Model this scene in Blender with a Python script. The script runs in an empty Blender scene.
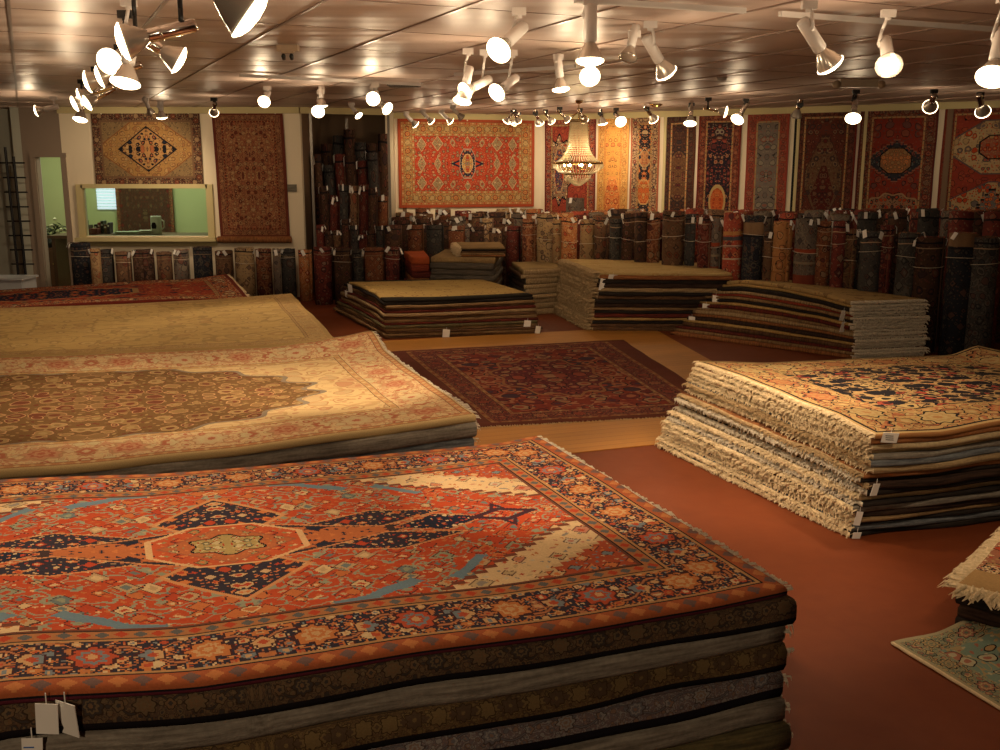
import bpy, math, random
from mathutils import Vector, Matrix, noise
sin, cos, pi = math.sin, math.cos, math.pi
rnd = random.Random(11)
sc = bpy.context.scene
COL = sc.collection

# ------------------------------------------------------------------ camera (photo 1000 x 750, focal length 1000 px)
EYE, CEIL = 2.1, 3.1
PITCH = math.atan(.205)
SP, CP = sin(PITCH), cos(PITCH)
cam_d = bpy.data.cameras.new('camera'); cam = bpy.data.objects.new('camera', cam_d); COL.objects.link(cam)
cam_d.sensor_width = 36; cam_d.lens = 36; cam_d.clip_end = 100; cam_d.clip_start = .05
cam.location = (0, 0, EYE); cam.rotation_euler = (pi/2 - PITCH, 0, 0)
sc.camera = cam

def ray(px, py):
    x = (px-500)/1000; v = (py-375)/1000
    return Vector((x, CP - SP*v, -(SP + CP*v)))
def PZ(px, py, z=0.0):            # where the sight line through a photo point meets the height z
    r = ray(px, py); t = (z-EYE)/r.z
    return Vector((r.x*t, r.y*t, z))
def PT(px, py, t):
    return Vector((0, 0, EYE)) + ray(px, py)*t
def PW(px, py, a, b):             # ... meets the vertical plane through ground points a, b
    r = ray(px, py); d = Vector((b[0]-a[0], b[1]-a[1])); nx, ny = -d.y, d.x
    t = (nx*a[0] + ny*a[1])/(nx*r.x + ny*r.y)
    return Vector((0, 0, EYE)) + r*t

# ------------------------------------------------------------------ node language
class S:
    def __init__(s, n, o): s.n, s.o = n, o
    def __add__(a, b): return a.n.m('ADD', a, b)
    __radd__ = __add__
    def __sub__(a, b): return a.n.m('SUBTRACT', a, b)
    def __rsub__(a, b): return a.n.m('SUBTRACT', b, a)
    def __mul__(a, b): return a.n.m('MULTIPLY', a, b)
    __rmul__ = __mul__
    def __truediv__(a, b): return a.n.m('DIVIDE', a, b)
    def __lt__(a, b): return a.n.m('LESS_THAN', a, b)
    def __gt__(a, b): return a.n.m('GREATER_THAN', a, b)
class Mat:
    def __init__(s, name):
        s.mat = bpy.data.materials.new(name); s.mat.use_nodes = True
        s.t = s.mat.node_tree; s.N = s.t.nodes; s.bs = s.N['Principled BSDF']; s.out = s.N['Material Output']
    def put(s, sock, v):
        if isinstance(v, S): s.t.links.new(v.o, sock)
        elif isinstance(v, (tuple, list)) and len(v) == 3 and sock.type == 'RGBA': sock.default_value = (*v, 1)
        else: sock.default_value = v
    def m(s, op, a, b=0.0, c=None):
        k = s.N.new('ShaderNodeMath'); k.operation = op
        s.put(k.inputs[0], a); s.put(k.inputs[1], b)
        if c is not None: s.put(k.inputs[2], c)
        return S(s, k.outputs[0])
    def abs(s, a): return s.m('ABSOLUTE', a)
    def min(s, a, b): return s.m('MINIMUM', a, b)
    def max(s, a, b): return s.m('MAXIMUM', a, b)
    def fract(s, a): return s.m('FRACT', a)
    def sin(s, a): return s.m('SINE', a)
    def cos(s, a): return s.m('COSINE', a)
    def sqrt(s, a): return s.m('SQRT', a)
    def floor(s, a): return s.m('FLOOR', a)
    def atan2(s, a, b): return s.m('ARCTAN2', a, b)
    def band(s, a, lo, hi): return (a > lo)*(a < hi)
    def vec(s, x, y, z=0.0):
        k = s.N.new('ShaderNodeCombineXYZ'); s.put(k.inputs[0], x); s.put(k.inputs[1], y); s.put(k.inputs[2], z)
        return S(s, k.outputs[0])
    def uv(s):
        k = s.N.new('ShaderNodeUVMap'); q = s.N.new('ShaderNodeSeparateXYZ'); s.t.links.new(k.outputs[0], q.inputs[0])
        return S(s, q.outputs[0]), S(s, q.outputs[1])
    def pos(s, obj=False):
        if obj: k = s.N.new('ShaderNodeTexCoord').outputs['Object']
        else: k = s.N.new('ShaderNodeNewGeometry').outputs['Position']
        q = s.N.new('ShaderNodeSeparateXYZ'); s.t.links.new(k, q.inputs[0])
        return S(s, q.outputs[0]), S(s, q.outputs[1]), S(s, q.outputs[2])
    def rand(s): return S(s, s.N.new('ShaderNodeObjectInfo').outputs['Random'])
    def mix(s, a, b, f):
        k = s.N.new('ShaderNodeMix'); k.data_type = 'RGBA'
        s.put(k.inputs[0], f); s.put(k.inputs[6], a); s.put(k.inputs[7], b)
        return S(s, k.outputs[2])
    def mulc(s, c, f):            # colour times a value
        k = s.N.new('ShaderNodeVectorMath'); k.operation = 'SCALE'; s.put(k.inputs[0], c); s.put(k.inputs[3], f)
        return S(s, k.outputs[0])
    def noise(s, v, scale, detail=2.0, dim='3D'):
        k = s.N.new('ShaderNodeTexNoise'); k.noise_dimensions = dim
        s.put(k.inputs['Vector'], v); k.inputs['Scale'].default_value = scale; k.inputs['Detail'].default_value = detail
        return S(s, k.outputs[0])
    def vor(s, v, scale, metric='EUCLIDEAN', rand=1.0):
        k = s.N.new('ShaderNodeTexVoronoi'); k.voronoi_dimensions = '2D'; k.distance = metric
        s.put(k.inputs['Vector'], v); k.inputs['Scale'].default_value = scale; k.inputs['Randomness'].default_value = rand
        q = s.N.new('ShaderNodeSeparateColor'); s.t.links.new(k.outputs['Color'], q.inputs[0])
        return S(s, k.outputs['Distance']), S(s, q.outputs[0]), S(s, q.outputs[1]), S(s, q.outputs[2])
    def pick(s, f, pal):
        k = s.N.new('ShaderNodeValToRGB'); cr = k.color_ramp; cr.interpolation = 'CONSTANT'
        cr.elements[0].position = 0; cr.elements[0].color = (*pal[0], 1)
        cr.elements[1].position = 1/len(pal) if len(pal) > 1 else 1; cr.elements[1].color = (*pal[1 % len(pal)], 1)
        for i in range(2, len(pal)):
            e = cr.elements.new(i/len(pal)); e.color = (*pal[i], 1)
        s.put(k.inputs[0], f); return S(s, k.outputs[0])
    def fin(s, col, rough=.9, bump=None, bs=.3, metal=0.0, spec=.25, dist=.01, sheen=0.0):
        s.put(s.bs.inputs['Base Color'], col); s.put(s.bs.inputs['Roughness'], rough)
        s.bs.inputs['Metallic'].default_value = metal; s.bs.inputs['Specular IOR Level'].default_value = spec
        if sheen: s.bs.inputs['Sheen Weight'].default_value = sheen
        if bump is not None:
            k = s.N.new('ShaderNodeBump'); k.inputs['Strength'].default_value = bs; k.inputs['Distance'].default_value = dist
            s.put(k.inputs['Height'], bump); s.t.links.new(k.outputs[0], s.bs.inputs['Normal'])
        return s.mat

def plain(name, c, rough=.6, metal=0.0, spec=.4, var=.12, vs=14.0):
    n = Mat(name); x, y, z = n.pos(True)
    f = n.noise(n.vec(x, y, z), vs, 3)*(2*var) + (1-var)
    return n.fin(n.mulc(c, f), rough, None, 0, metal, spec)
def glow(name, c, e):
    n = Mat(name); n.bs.inputs['Base Color'].default_value = (*c, 1)
    n.bs.inputs['Emission Color'].default_value = (*c, 1); n.bs.inputs['Emission Strength'].default_value = e
    return n.mat

# ------------------------------------------------------------------ rug ornament
DK = (.012, .011, .014)
def orn(n, x, y, base, pal, scale, seed, dens=.3, metric='EUCLIDEAN', vine=None, line=DK, rand=.8):
    v = n.vec(x + seed*3.17, y + seed*1.91)
    wob = n.noise(v, scale*1.6, 1)
    v2 = n.vec(x + seed*3.17 + (wob-.5)*(.5/scale), y + seed*1.91 - (wob-.5)*(.35/scale))
    c = base
    if vine:
        nz = n.noise(v, scale*.9, 1)
        c = n.mix(c, vine, n.abs(nz-.5) < .022)
        c = n.mix(c, vine, n.abs(nz-.62) < .010)
    d, a, b, e = n.vor(v2, scale, metric, rand)
    k = (b*.7+.55)*dens
    c = n.mix(c, line, d < k + .055)
    c = n.mix(c, n.pick(a, pal), d < k)
    c = n.mix(c, n.pick(e, pal), d < k*.5)
    d2, a2, b2, e2 = n.vor(v2, scale*2.7, metric, rand)
    return n.mix(c, n.pick(e2, pal), (d2 < dens*.75)*(d > k + .09))

def border(n, al, ac, w, bg, pal, period, seed, R=.36, line=DK, vine=None):
    """flowers of two kinds and a winding stem repeated along a band of width w; ac is the distance into the band"""
    wb = n.noise(n.vec(al, ac), 2.2/w, 1)
    al2 = al + (wb-.5)*(w*.22); c = ac - w/2 + (wb-.5)*(w*.14)
    def flower(off, RR0, k):
        a = (n.fract(al2/period + off)-.5)*period
        r = n.sqrt(a*a + c*c); th = n.atan2(c, a)
        return r, (n.cos(th*float(k))*.12 + .88)*RR0
    odd = n.fract(n.floor(al2/period)*.5)
    col = orn(n, al, ac, bg, pal, 3.6/w, seed, .30, vine=vine or pal[0], line=line)
    wv = n.abs(c - n.sin(al2*(2*pi/period))*(w*.30))
    col = n.mix(col, line, wv < w*.055); col = n.mix(col, vine or pal[4 % len(pal)], wv < w*.030)
    r, RR = flower(0.0, R*w*.92, 8)
    col = n.mix(col, line, r < RR*1.16)
    col = n.mix(col, n.mix(pal[0], pal[1], odd > .2), r < RR)
    col = n.mix(col, n.mix(pal[2 % len(pal)], pal[3 % len(pal)], odd > .2), (r < RR*.70)*(r > RR*.48))
    col = n.mix(col, pal[2 % len(pal)], r < RR*.25)
    r, RR = flower(.5, R*w*.50, 5)
    col = n.mix(col, line, r < RR*1.2)
    col = n.mix(col, n.mix(pal[2 % len(pal)], pal[3 % len(pal)], odd > .2), r < RR)
    return n.mix(col, pal[1], r < RR*.45)

def guard(n, al, ac, w, bg, pal, period):
    a = (n.fract(al/period)-.5)*period; c = ac - w/2
    d = n.abs(a) + n.abs(c)
    col = n.mix(bg, n.mix(pal[0], pal[1], n.fract(al/(2*period)) > .5), d < w*.36)
    return n.mix(col, DK, (ac < w*.07) + (ac > w*.93))

def rugmat(name, hu, hv, field, fpal, bands, shapes=(), fscale=7.0, seed=1.0, dens=.3, metric='EUCLIDEAN', vine=None,
           knot=.008, line=DK, abrash=.22, mirror=True, extra=None, bright=1.0, signed=False):
    """bands: from the edge inwards (width, kind, bg, palette, period). shapes: (fn, fill, outline, palette, scale, rim)"""
    n = Mat(name); u, v = n.uv()
    if knot:
        u = (n.floor(u/knot)+.5)*knot; v = (n.floor(v/knot)+.5)*knot
    x, y = (n.abs(u), n.abs(v)) if mirror else (u, v)
    ax, ay = n.abs(u), n.abs(v)
    de = n.min(hu-ax, hv-ay)
    isend = (hu-ax) < (hv-ay)
    al = ax + isend*(ay-ax)
    col = orn(n, x, y, field, fpal, fscale, seed, dens, metric, vine, line)
    tot = sum(b[0] for b in bands); fu, fv = hu-tot, hv-tot
    for i, sh in enumerate(shapes):
        fn, fill, outl, pal, scl, rim = sh[:6]
        d = fn(n, u if signed else x, v if signed else y, fu, fv)
        col = n.mix(col, outl, d < 1.0)
        f2 = fill if not pal else orn(n, x, y, fill, pal, scl, seed+i*2.3+1, .32 if len(sh) < 7 else .40, metric, None if len(sh) < 7 else sh[6], line)
        if scl and scl < 0: f2 = fill
        col = n.mix(col, f2, d < 1.0-rim)
    if extra: col = extra(n, x, y, col, fu, fv)
    s0 = tot
    for b in reversed(bands):
        w, kind, bg, pal, per = b; s0 -= w
        ac = de - s0
        if kind == 'main': c = border(n, al, ac, w, bg, pal, per, seed+5, .36, line)
        elif kind == 'guard': c = guard(n, al, ac, w, bg, pal, per)
        else: c = bg
        col = n.mix(col, c, de < s0+w)
    f = n.noise(n.vec(u*.4, v*2.2), 3.0, 3)*(2*abrash) + (1-abrash)
    f2 = n.noise(n.vec(u, v), 160.0, 2)*.5 + .75
    ux, vy = n.uv()
    bp = n.noise(n.vec(ux, vy), 260.0, 2) + n.noise(n.vec(ux, vy), 3.0, 2)*3.0
    return n.fin(n.mulc(n.mulc(col, f*f2), bright), .95, bp, .35, 0, .06, .006)

def diamond(a, b): return lambda n, x, y, fu, fv: n.abs(x)/a + n.abs(y)/b
def oval(a, b, k=0, amp=.0):
    def f(n, x, y, fu, fv):
        r = n.sqrt((x/a)*(x/a) + (y/b)*(y/b))
        return r if not k else r*(n.cos(n.atan2(y/b, x/a)*float(k))*amp + 1)
    return f
def octo(a, b, k=1.45): return lambda n, x, y, fu, fv: n.max(n.max(n.abs(x)/a, n.abs(y)/b), (n.abs(x)/a + n.abs(y)/b)/k)
def stepd(a, b, q): return lambda n, x, y, fu, fv: (n.floor(n.abs(x)/q)+.5)*(q/a) + n.abs(y)/b
def corner(a, b): return lambda n, x, y, fu, fv: (fu-n.abs(x))/a + (fv-n.abs(y))/b
def cornerlobe(a, b, k=9, amp=.1):
    def f(n, x, y, fu, fv):
        p = (fu-n.abs(x))/a; q = (fv-n.abs(y))/b
        return n.sqrt(p*p + q*q)*(n.cos(n.atan2(q, p)*float(k))*amp + 1)
    return f
def shifted(fn, dx, dy): return lambda n, x, y, fu, fv: fn(n, x-dx, y-dy, fu, fv)

RED, ORG, CRM, TAN, NAV, BLU, GRN, BRN, MAR, OLV = ((.40,.055,.022), (.52,.17,.055), (.62,.47,.27), (.34,.21,.09), (.016,.02,.04),
    (.12,.17,.22), (.13,.16,.08), (.13,.06,.03), (.14,.022,.016), (.20,.15,.07))
GLD, PNK, GRY, WHT = (.50,.30,.10), (.46,.20,.13), (.24,.21,.18), (.66,.6,.48)

# ------------------------------------------------------------------ mesh helpers
class MB:
    def __init__(s): s.v, s.f, s.uv, s.mi = [], [], [], []
    def quad(s, pts, uvs=None, mi=0):
        b = len(s.v); s.v += [tuple(p) for p in pts]; s.f.append(tuple(range(b, b+len(pts)))); s.mi.append(mi)
        s.uv.append(uvs or [(0, 0)]*len(pts))
    def box(s, c, size, rot=None, mi=0):
        hx, hy, hz = size[0]/2, size[1]/2, size[2]/2; b = len(s.v)
        for i in range(8):
            p = Vector(((-1, 1)[i & 1]*hx, (-1, 1)[(i >> 1) & 1]*hy, (-1, 1)[(i >> 2) & 1]*hz))
            if rot is not None: p = rot @ p
            s.v.append(tuple(p + Vector(c)))
        for q in ((0,2,3,1), (4,5,7,6), (0,1,5,4), (2,6,7,3), (0,4,6,2), (1,3,7,5)):
            s.f.append(tuple(b+k for k in q)); s.mi.append(mi); s.uv.append([(0, 0)]*4)
    def lathe(s, prof, seg=20, M=None, mi=0, cap=(True, True)):
        b = len(s.v)
        for r, z in prof:
            for k in range(seg):
                a = 2*pi*k/seg; p = Vector((r*cos(a), r*sin(a), z))
                s.v.append(tuple(M @ p if M is not None else p))
        for j in range(len(prof)-1):
            for k in range(seg):
                k2 = (k+1) % seg
                s.f.append((b+j*seg+k, b+j*seg+k2, b+(j+1)*seg+k2, b+(j+1)*seg+k)); s.mi.append(mi)
                s.uv.append([(k/seg, prof[j][1]), ((k+1)/seg, prof[j][1]), ((k+1)/seg, prof[j+1][1]), (k/seg, prof[j+1][1])])
        for c_, j in ((cap[0], 0), (cap[1], len(prof)-1)):
            if c_:
                idx = [b+j*seg+k for k in range(seg)]
                if j == 0: idx.reverse()
                s.f.append(tuple(idx)); s.mi.append(mi); s.uv.append([(0, 0)]*seg)
    def tube(s, p, q, r, seg=8, r2=None, mi=0):
        p, q = Vector(p), Vector(q); d = q-p
        M = Matrix.Translation(p) @ d.to_track_quat('Z', 'Y').to_matrix().to_4x4()
        s.lathe([(r, 0), (r if r2 is None else r2, d.length)], seg, M, mi)
    def path(s, pts, r, seg=6, mi=0):
        for a, b in zip(pts, pts[1:]): s.tube(a, b, r, seg, None, mi)
    def build(s, name, mats, parent=None, smooth=False, origin=None):
        me = bpy.data.meshes.new(name)
        o3 = Vector(origin) if origin is not None else Vector((0, 0, 0))
        me.from_pydata([(a[0]-o3.x, a[1]-o3.y, a[2]-o3.z) for a in s.v], [], s.f)
        for m_ in (mats if isinstance(mats, (list, tuple)) else [mats]): me.materials.append(m_)
        me.polygons.foreach_set('material_index', s.mi)
        l = me.uv_layers.new(name='UVMap')
        flat = [c for u in s.uv for p in u for c in p]
        l.data.foreach_set('uv', flat)
        if smooth: me.polygons.foreach_set('use_smooth', [True]*len(s.f))
        me.update()
        o = bpy.data.objects.new(name, me); COL.objects.link(o); o.location = o3
        if parent is not None: o.parent = parent; o.location = o3 - wloc(parent)
        return o
def wloc(o):
    v = Vector(o.location)
    while o.parent: o = o.parent; v = v + Vector(o.location)
    return v
def tag(o, label=None, cat=None, group=None, kind=None):
    if label: o['label'] = label
    if cat: o['category'] = cat
    if group: o['group'] = group
    if kind: o['kind'] = kind
    return o
def empty(name, loc, label, cat, group=None):
    o = bpy.data.objects.new(name, None); COL.objects.link(o); o.location = loc; o.empty_display_size = .1
    return tag(o, label, cat, group)
def structure(o): o['kind'] = 'structure'; return o
ORD = 'top second third fourth fifth sixth seventh eighth ninth tenth eleventh twelfth thirteenth fourteenth fifteenth sixteenth seventeenth eighteenth nineteenth twentieth'.split()
ORD1 = ['first'] + ORD[1:] + ['twenty-first', 'twenty-second', 'twenty-third', 'twenty-fourth', 'twenty-fifth', 'twenty-sixth', 'twenty-seventh', 'twenty-eighth', 'twenty-ninth', 'thirtieth', 'thirty-first', 'thirty-second', 'thirty-third', 'thirty-fourth']
def nz(a, b=0.0, c=0.0): return noise.noise(Vector((a, b, c)))
# ------------------------------------------------------------------ materials shared by many rugs
def cloth_edge(name, c1, c2, rows=70.0, a=6.0):
    n = Mat(name); u, v = n.uv(); r = n.rand()
    f = n.noise(n.vec(u*a + r*31, v*rows, r*9), 1.0, 3)
    f = n.m('SMOOTHSTEP', f, .38, .6) if False else n.m('MULTIPLY_ADD', f, 3.2, -1.1)
    k = n.N.new('ShaderNodeClamp'); n.put(k.inputs[0], f); f = S(n, k.outputs[0])
    col = n.mix(c1, c2, f)
    w = n.noise(n.vec(u*60, v*60, r), 1.0, 2)*.6 + .7
    return n.fin(n.mulc(col, w), .95, n.noise(n.vec(u*90, v*200), 1.0, 2), .4, 0, .12, .01)
EM = {
 'cream': cloth_edge('cream_wool_edge', (.50,.38,.22), (.34,.25,.14)),
 'sand': cloth_edge('sand_wool_edge', (.38,.27,.14), (.20,.13,.07)),
 'tan': cloth_edge('tan_wool_edge', (.27,.17,.08), (.14,.08,.04)),
 'grey': cloth_edge('grey_backing_edge', (.26,.23,.19), (.13,.11,.09)),
 'blue-grey': cloth_edge('blue_grey_backing_edge', (.17,.18,.19), (.07,.075,.085)),
 'slate': cloth_edge('slate_brown_edge', (.115,.095,.075), (.06,.05,.042)),
 'brown': cloth_edge('brown_wool_edge', (.13,.07,.035), (.06,.03,.018)),
 'dark brown': cloth_edge('dark_brown_wool_edge', (.055,.03,.02), (.02,.012,.01)),
 'black': cloth_edge('black_wool_edge', (.014,.012,.012), (.03,.022,.018)),
 'red': cloth_edge('red_wool_edge', (.30,.05,.025), (.13,.03,.018)),
 'maroon': cloth_edge('maroon_wool_edge', (.14,.025,.016), (.05,.014,.012)),
 'rust': cloth_edge('rust_wool_edge', (.30,.12,.045), (.15,.06,.025)),
 'olive': cloth_edge('olive_wool_edge', (.14,.11,.05), (.06,.05,.028)),
 'gold': cloth_edge('gold_wool_edge', (.42,.27,.10), (.28,.17,.06)),
}
FRM = cloth_edge('cream_fringe', (.76,.61,.40), (.54,.41,.24), 20, 90)
FRG = cloth_edge('grey_fringe', (.66,.58,.46), (.46,.40,.31), 20, 90)
FRT = cloth_edge('tan_fringe', (.46,.33,.18), (.28,.19,.10), 20, 90)
PAPER = plain('white_paper', (.80,.78,.74), .7, 0, .3, .04)
TWINE = plain('pale_twine', (.55,.48,.36), .8)
STRING_BLUE = plain('blue_ink', (.03,.12,.42), .6)

def lerp(a, b, t): return a + (b-a)*t
def interp(L, s):
    if s <= L[0][0]: return L[0][1]
    for (a, za), (b, zb) in zip(L, L[1:]):
        if s <= b:
            t = (s-a)/(b-a); t = t*t*(3-2*t)*.5 + t*.5
            return za + (zb-za)*t
    return L[-1][1]

def price_tag(parent, p, size=(.05, .085), rz=0.0, tilt=.2, label=None, ink=None):
    m = MB(); R = Matrix.Rotation(rz, 3, 'Z') @ Matrix.Rotation(tilt, 3, 'X') @ Matrix.Rotation(tilt*.6, 3, 'Y')
    P = Vector(p); c = P + R @ Vector((0, 0, -size[1]/2))
    m.box(c, (size[0], .0025, size[1]), R)
    m.tube(P + R @ Vector((0, 0, -.01)), P + Vector((0, 0, .03)), .0015, 5)
    if ink: 
        for k in range(3): m.box(c + R @ Vector((-.008+.004*k, -.002, .012-.012*k)), (size[0]*.5, .001, .0035), R, 1)
    o = m.build('price_tag', [PAPER, STRING_BLUE if ink == 'blue' else EM['black']], parent)
    if label: o['label'] = label
    return o

def fringe(parent, P, Q, zf, th, out, length=.07, step=.012, mat=None, seed=1, droop=.6, r=.0035):
    """tassels along the ground line P-Q; zf(s) gives the height of the edge"""
    m = MB(); P, Q = Vector((P[0], P[1])), Vector((Q[0], Q[1])); L = (Q-P).length; d = (Q-P)/L; N = max(4, int(L/step)); o = Vector((out[0], out[1]))
    R = random.Random(seed*77+5)
    for i in range(N):
        s = (i+.5+R.uniform(-.4, .4))/N; ln = length*R.uniform(.65, 1.25)*(1+.25*nz(s*L*3, seed)); sk = R.uniform(-.5, .5)*ln
        a = P + d*(s*L); z = zf(s) - th*R.uniform(.1, .7)
        p0 = Vector((a.x, a.y, z)) - Vector((o.x, o.y, 0))*.01
        mid = Vector((a.x+o.x*ln*.6+d.x*sk*.4, a.y+o.y*ln*.6+d.y*sk*.4, max(.004, z - ln*droop*.18)))
        end = Vector((a.x+o.x*ln*(1-.5*droop)+d.x*sk, a.y+o.y*ln*(1-.5*droop)+d.y*sk, max(.003, z - ln*droop*R.uniform(.5, 1.1))))
        rr = r*R.uniform(.8, 1.5); dv = Vector((d.x, d.y, 0))*rr; uz = Vector((0, 0, rr))
        b = len(m.v)
        for c, k in ((p0, 1.2), (mid, 1.5), (end, .35)):
            m.v += [tuple(c-dv*k), tuple(c+dv*k), tuple(c+uz*k)]
        for j in (0, 3):
            for q in ((0,1,4,3), (1,2,5,4), (2,0,3,5)):
                m.f.append(tuple(b+j+t for t in q)); m.mi.append(0); u0 = i*.02; m.uv.append([(u0, .1*j), (u0+.01, .1*j), (u0+.01, .1*j+.1), (u0, .1*j+.1)])
        m.f.append((b+2, b+1, b)); m.mi.append(0); m.uv.append([(0, 0)]*3)
    return m.build('fringe', mat or FRM, parent)

def rug_layer(name, q, zf, thf, mats, seed, nu=24, nv=24, droop=.03, hu=None, hv=None, fr_sides=(), wave=.012, true_uv=True, ripple=.0, out=.01):
    """a rug lying on corners q = A,B,C,D (2D); zf(s,t) its top, thf(s,t) its thickness"""
    A, B, C, D = [Vector((p[0], p[1])) for p in q]
    Lu = ((B-A).length + (C-D).length)/2; Lv = ((D-A).length + (C-B).length)/2
    if hu is None: hu, hv = Lu/2+droop, Lv/2+droop
    m = MB(); idx = {}; bx = {}
    org = (A+B+C+D)/4
    def xy(s, t):
        p = A*(1-s)*(1-t) + B*s*(1-t) + C*s*t + D*(1-s)*t
        eu, ev = (B-A).normalized(), (D-A).normalized()
        w = wave
        wu = nz(t*Lv*2.2, seed, 1.3)*w*abs(2*s-1)**3*2 + (2*s-1)*0
        wv = nz(s*Lu*2.2, seed, 7.7)*w*abs(2*t-1)**3*2
        return p + eu*wu + ev*wv
    def uvf(s, t):
        if true_uv: return ((2*s-1)*(hu-droop), (2*t-1)*(hv-droop))
        du = min(s, 1-s)*Lu; dv = min(t, 1-t)*Lv
        return ((1 if s >= .5 else -1)*(1.5-droop-du), (1 if t >= .5 else -1)*(1.1-droop-dv))
    for i in range(nu+1):
        for j in range(nv+1):
            s, t = i/nu, j/nv; p = xy(s, t)
            z = zf(s, t) + ripple*(nz(s*Lu*1.6, t*Lv*1.6, seed) )
            idx[i, j] = len(m.v); m.v.append((p.x, p.y, z))
    for i in range(nu):
        for j in range(nv):
            m.f.append((idx[i,j], idx[i+1,j], idx[i+1,j+1], idx[i,j+1])); m.mi.append(0)
            m.uv.append([uvf(i/nu, j/nv), uvf((i+1)/nu, j/nv), uvf((i+1)/nu, (j+1)/nv), uvf(i/nu, (j+1)/nv)])
    per = [(i, 0) for i in range(nu)] + [(nu, j) for j in range(nv)] + [(i, nv) for i in range(nu, 0, -1)] + [(0, j) for j in range(nv, 0, -1)]
    eu, ev = (B-A).normalized(), (D-A).normalized()
    def nrm(i, j):
        o = Vector((0, 0))
        if i == 0: o -= eu
        if i == nu: o += eu
        if j == 0: o -= ev
        if j == nv: o += ev
        return o.normalized()
    rings = [(0, 0.0), (1.0, .28), (1.0, .8), (.2, 1.0)]
    R = [[idx[k] for k in per]]
    for o_, f in rings[1:]:
        row = []
        for (i, j) in per:
            s, t = i/nu, j/nv; p = xy(s, t) + nrm(i, j)*out*o_*(1+.5*nz(s*9, t*9, seed+3)); th = thf(s, t)
            z = m.v[idx[i, j]][2] - th*f
            row.append(len(m.v)); m.v.append((p.x, p.y, max(.0005, z)))
        R.append(row)
    n = len(per)
    def side(k):
        if k < nu: return 'AB'
        if k < nu+nv: return 'BC'
        if k < 2*nu+nv: return 'CD'
        return 'DA'
    for r in range(3):
        for k in range(n):
            k2 = (k+1) % n
            m.f.append((R[r][k], R[r+1][k], R[r+1][k2], R[r][k2])); sd = side(k)
            m.mi.append(1 if sd in fr_sides else 0)
            uvs = []
            for kk, rr in ((k, r), (k, r+1), (k2, r+1), (k2, r)):
                i, j = per[kk]; uu, vv = uvf(i/nu, j/nv); f = (0, .35, .85, 1)[rr]*droop*.98
                if sd == 'AB': vv -= f
                if sd == 'CD': vv += f
                if sd == 'BC': uu += f
                if sd == 'DA': uu -= f
                uvs.append((uu, vv))
            m.uv.append(uvs)
    bi = dict(zip(per, R[3]))
    for i in range(1, nu):
        for j in range(1, nv):
            v_ = m.v[idx[i, j]]; bi[i, j] = len(m.v); m.v.append((v_[0], v_[1], max(.0005, v_[2]-thf(i/nu, j/nv))))
    for i in range(nu):
        for j in range(nv):
            m.f.append((bi[i,j], bi[i,j+1], bi[i+1,j+1], bi[i+1,j])); m.mi.append(0); m.uv.append([(0, 0)]*4)
    z0 = min(v[2] for v in m.v)
    return m.build(name, mats, None, True, (org.x, org.y, z0)), hu, hv

def edge_line(P, Q, pts, zP, zQ):
    """heights along the straight ground line P-Q that make it pass through photo points pts"""
    L = [(0.0, zP)]; d = Vector((Q.x-P.x, Q.y-P.y))
    for p in pts:
        w = PW(p[0], p[1], P, Q); s = (Vector((w.x-P.x, w.y-P.y)).dot(d))/d.dot(d)
        if 0.02 < s < .98: L.append((s, w.z))
    L.append((1.0, zQ)); L.sort(); return L

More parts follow.
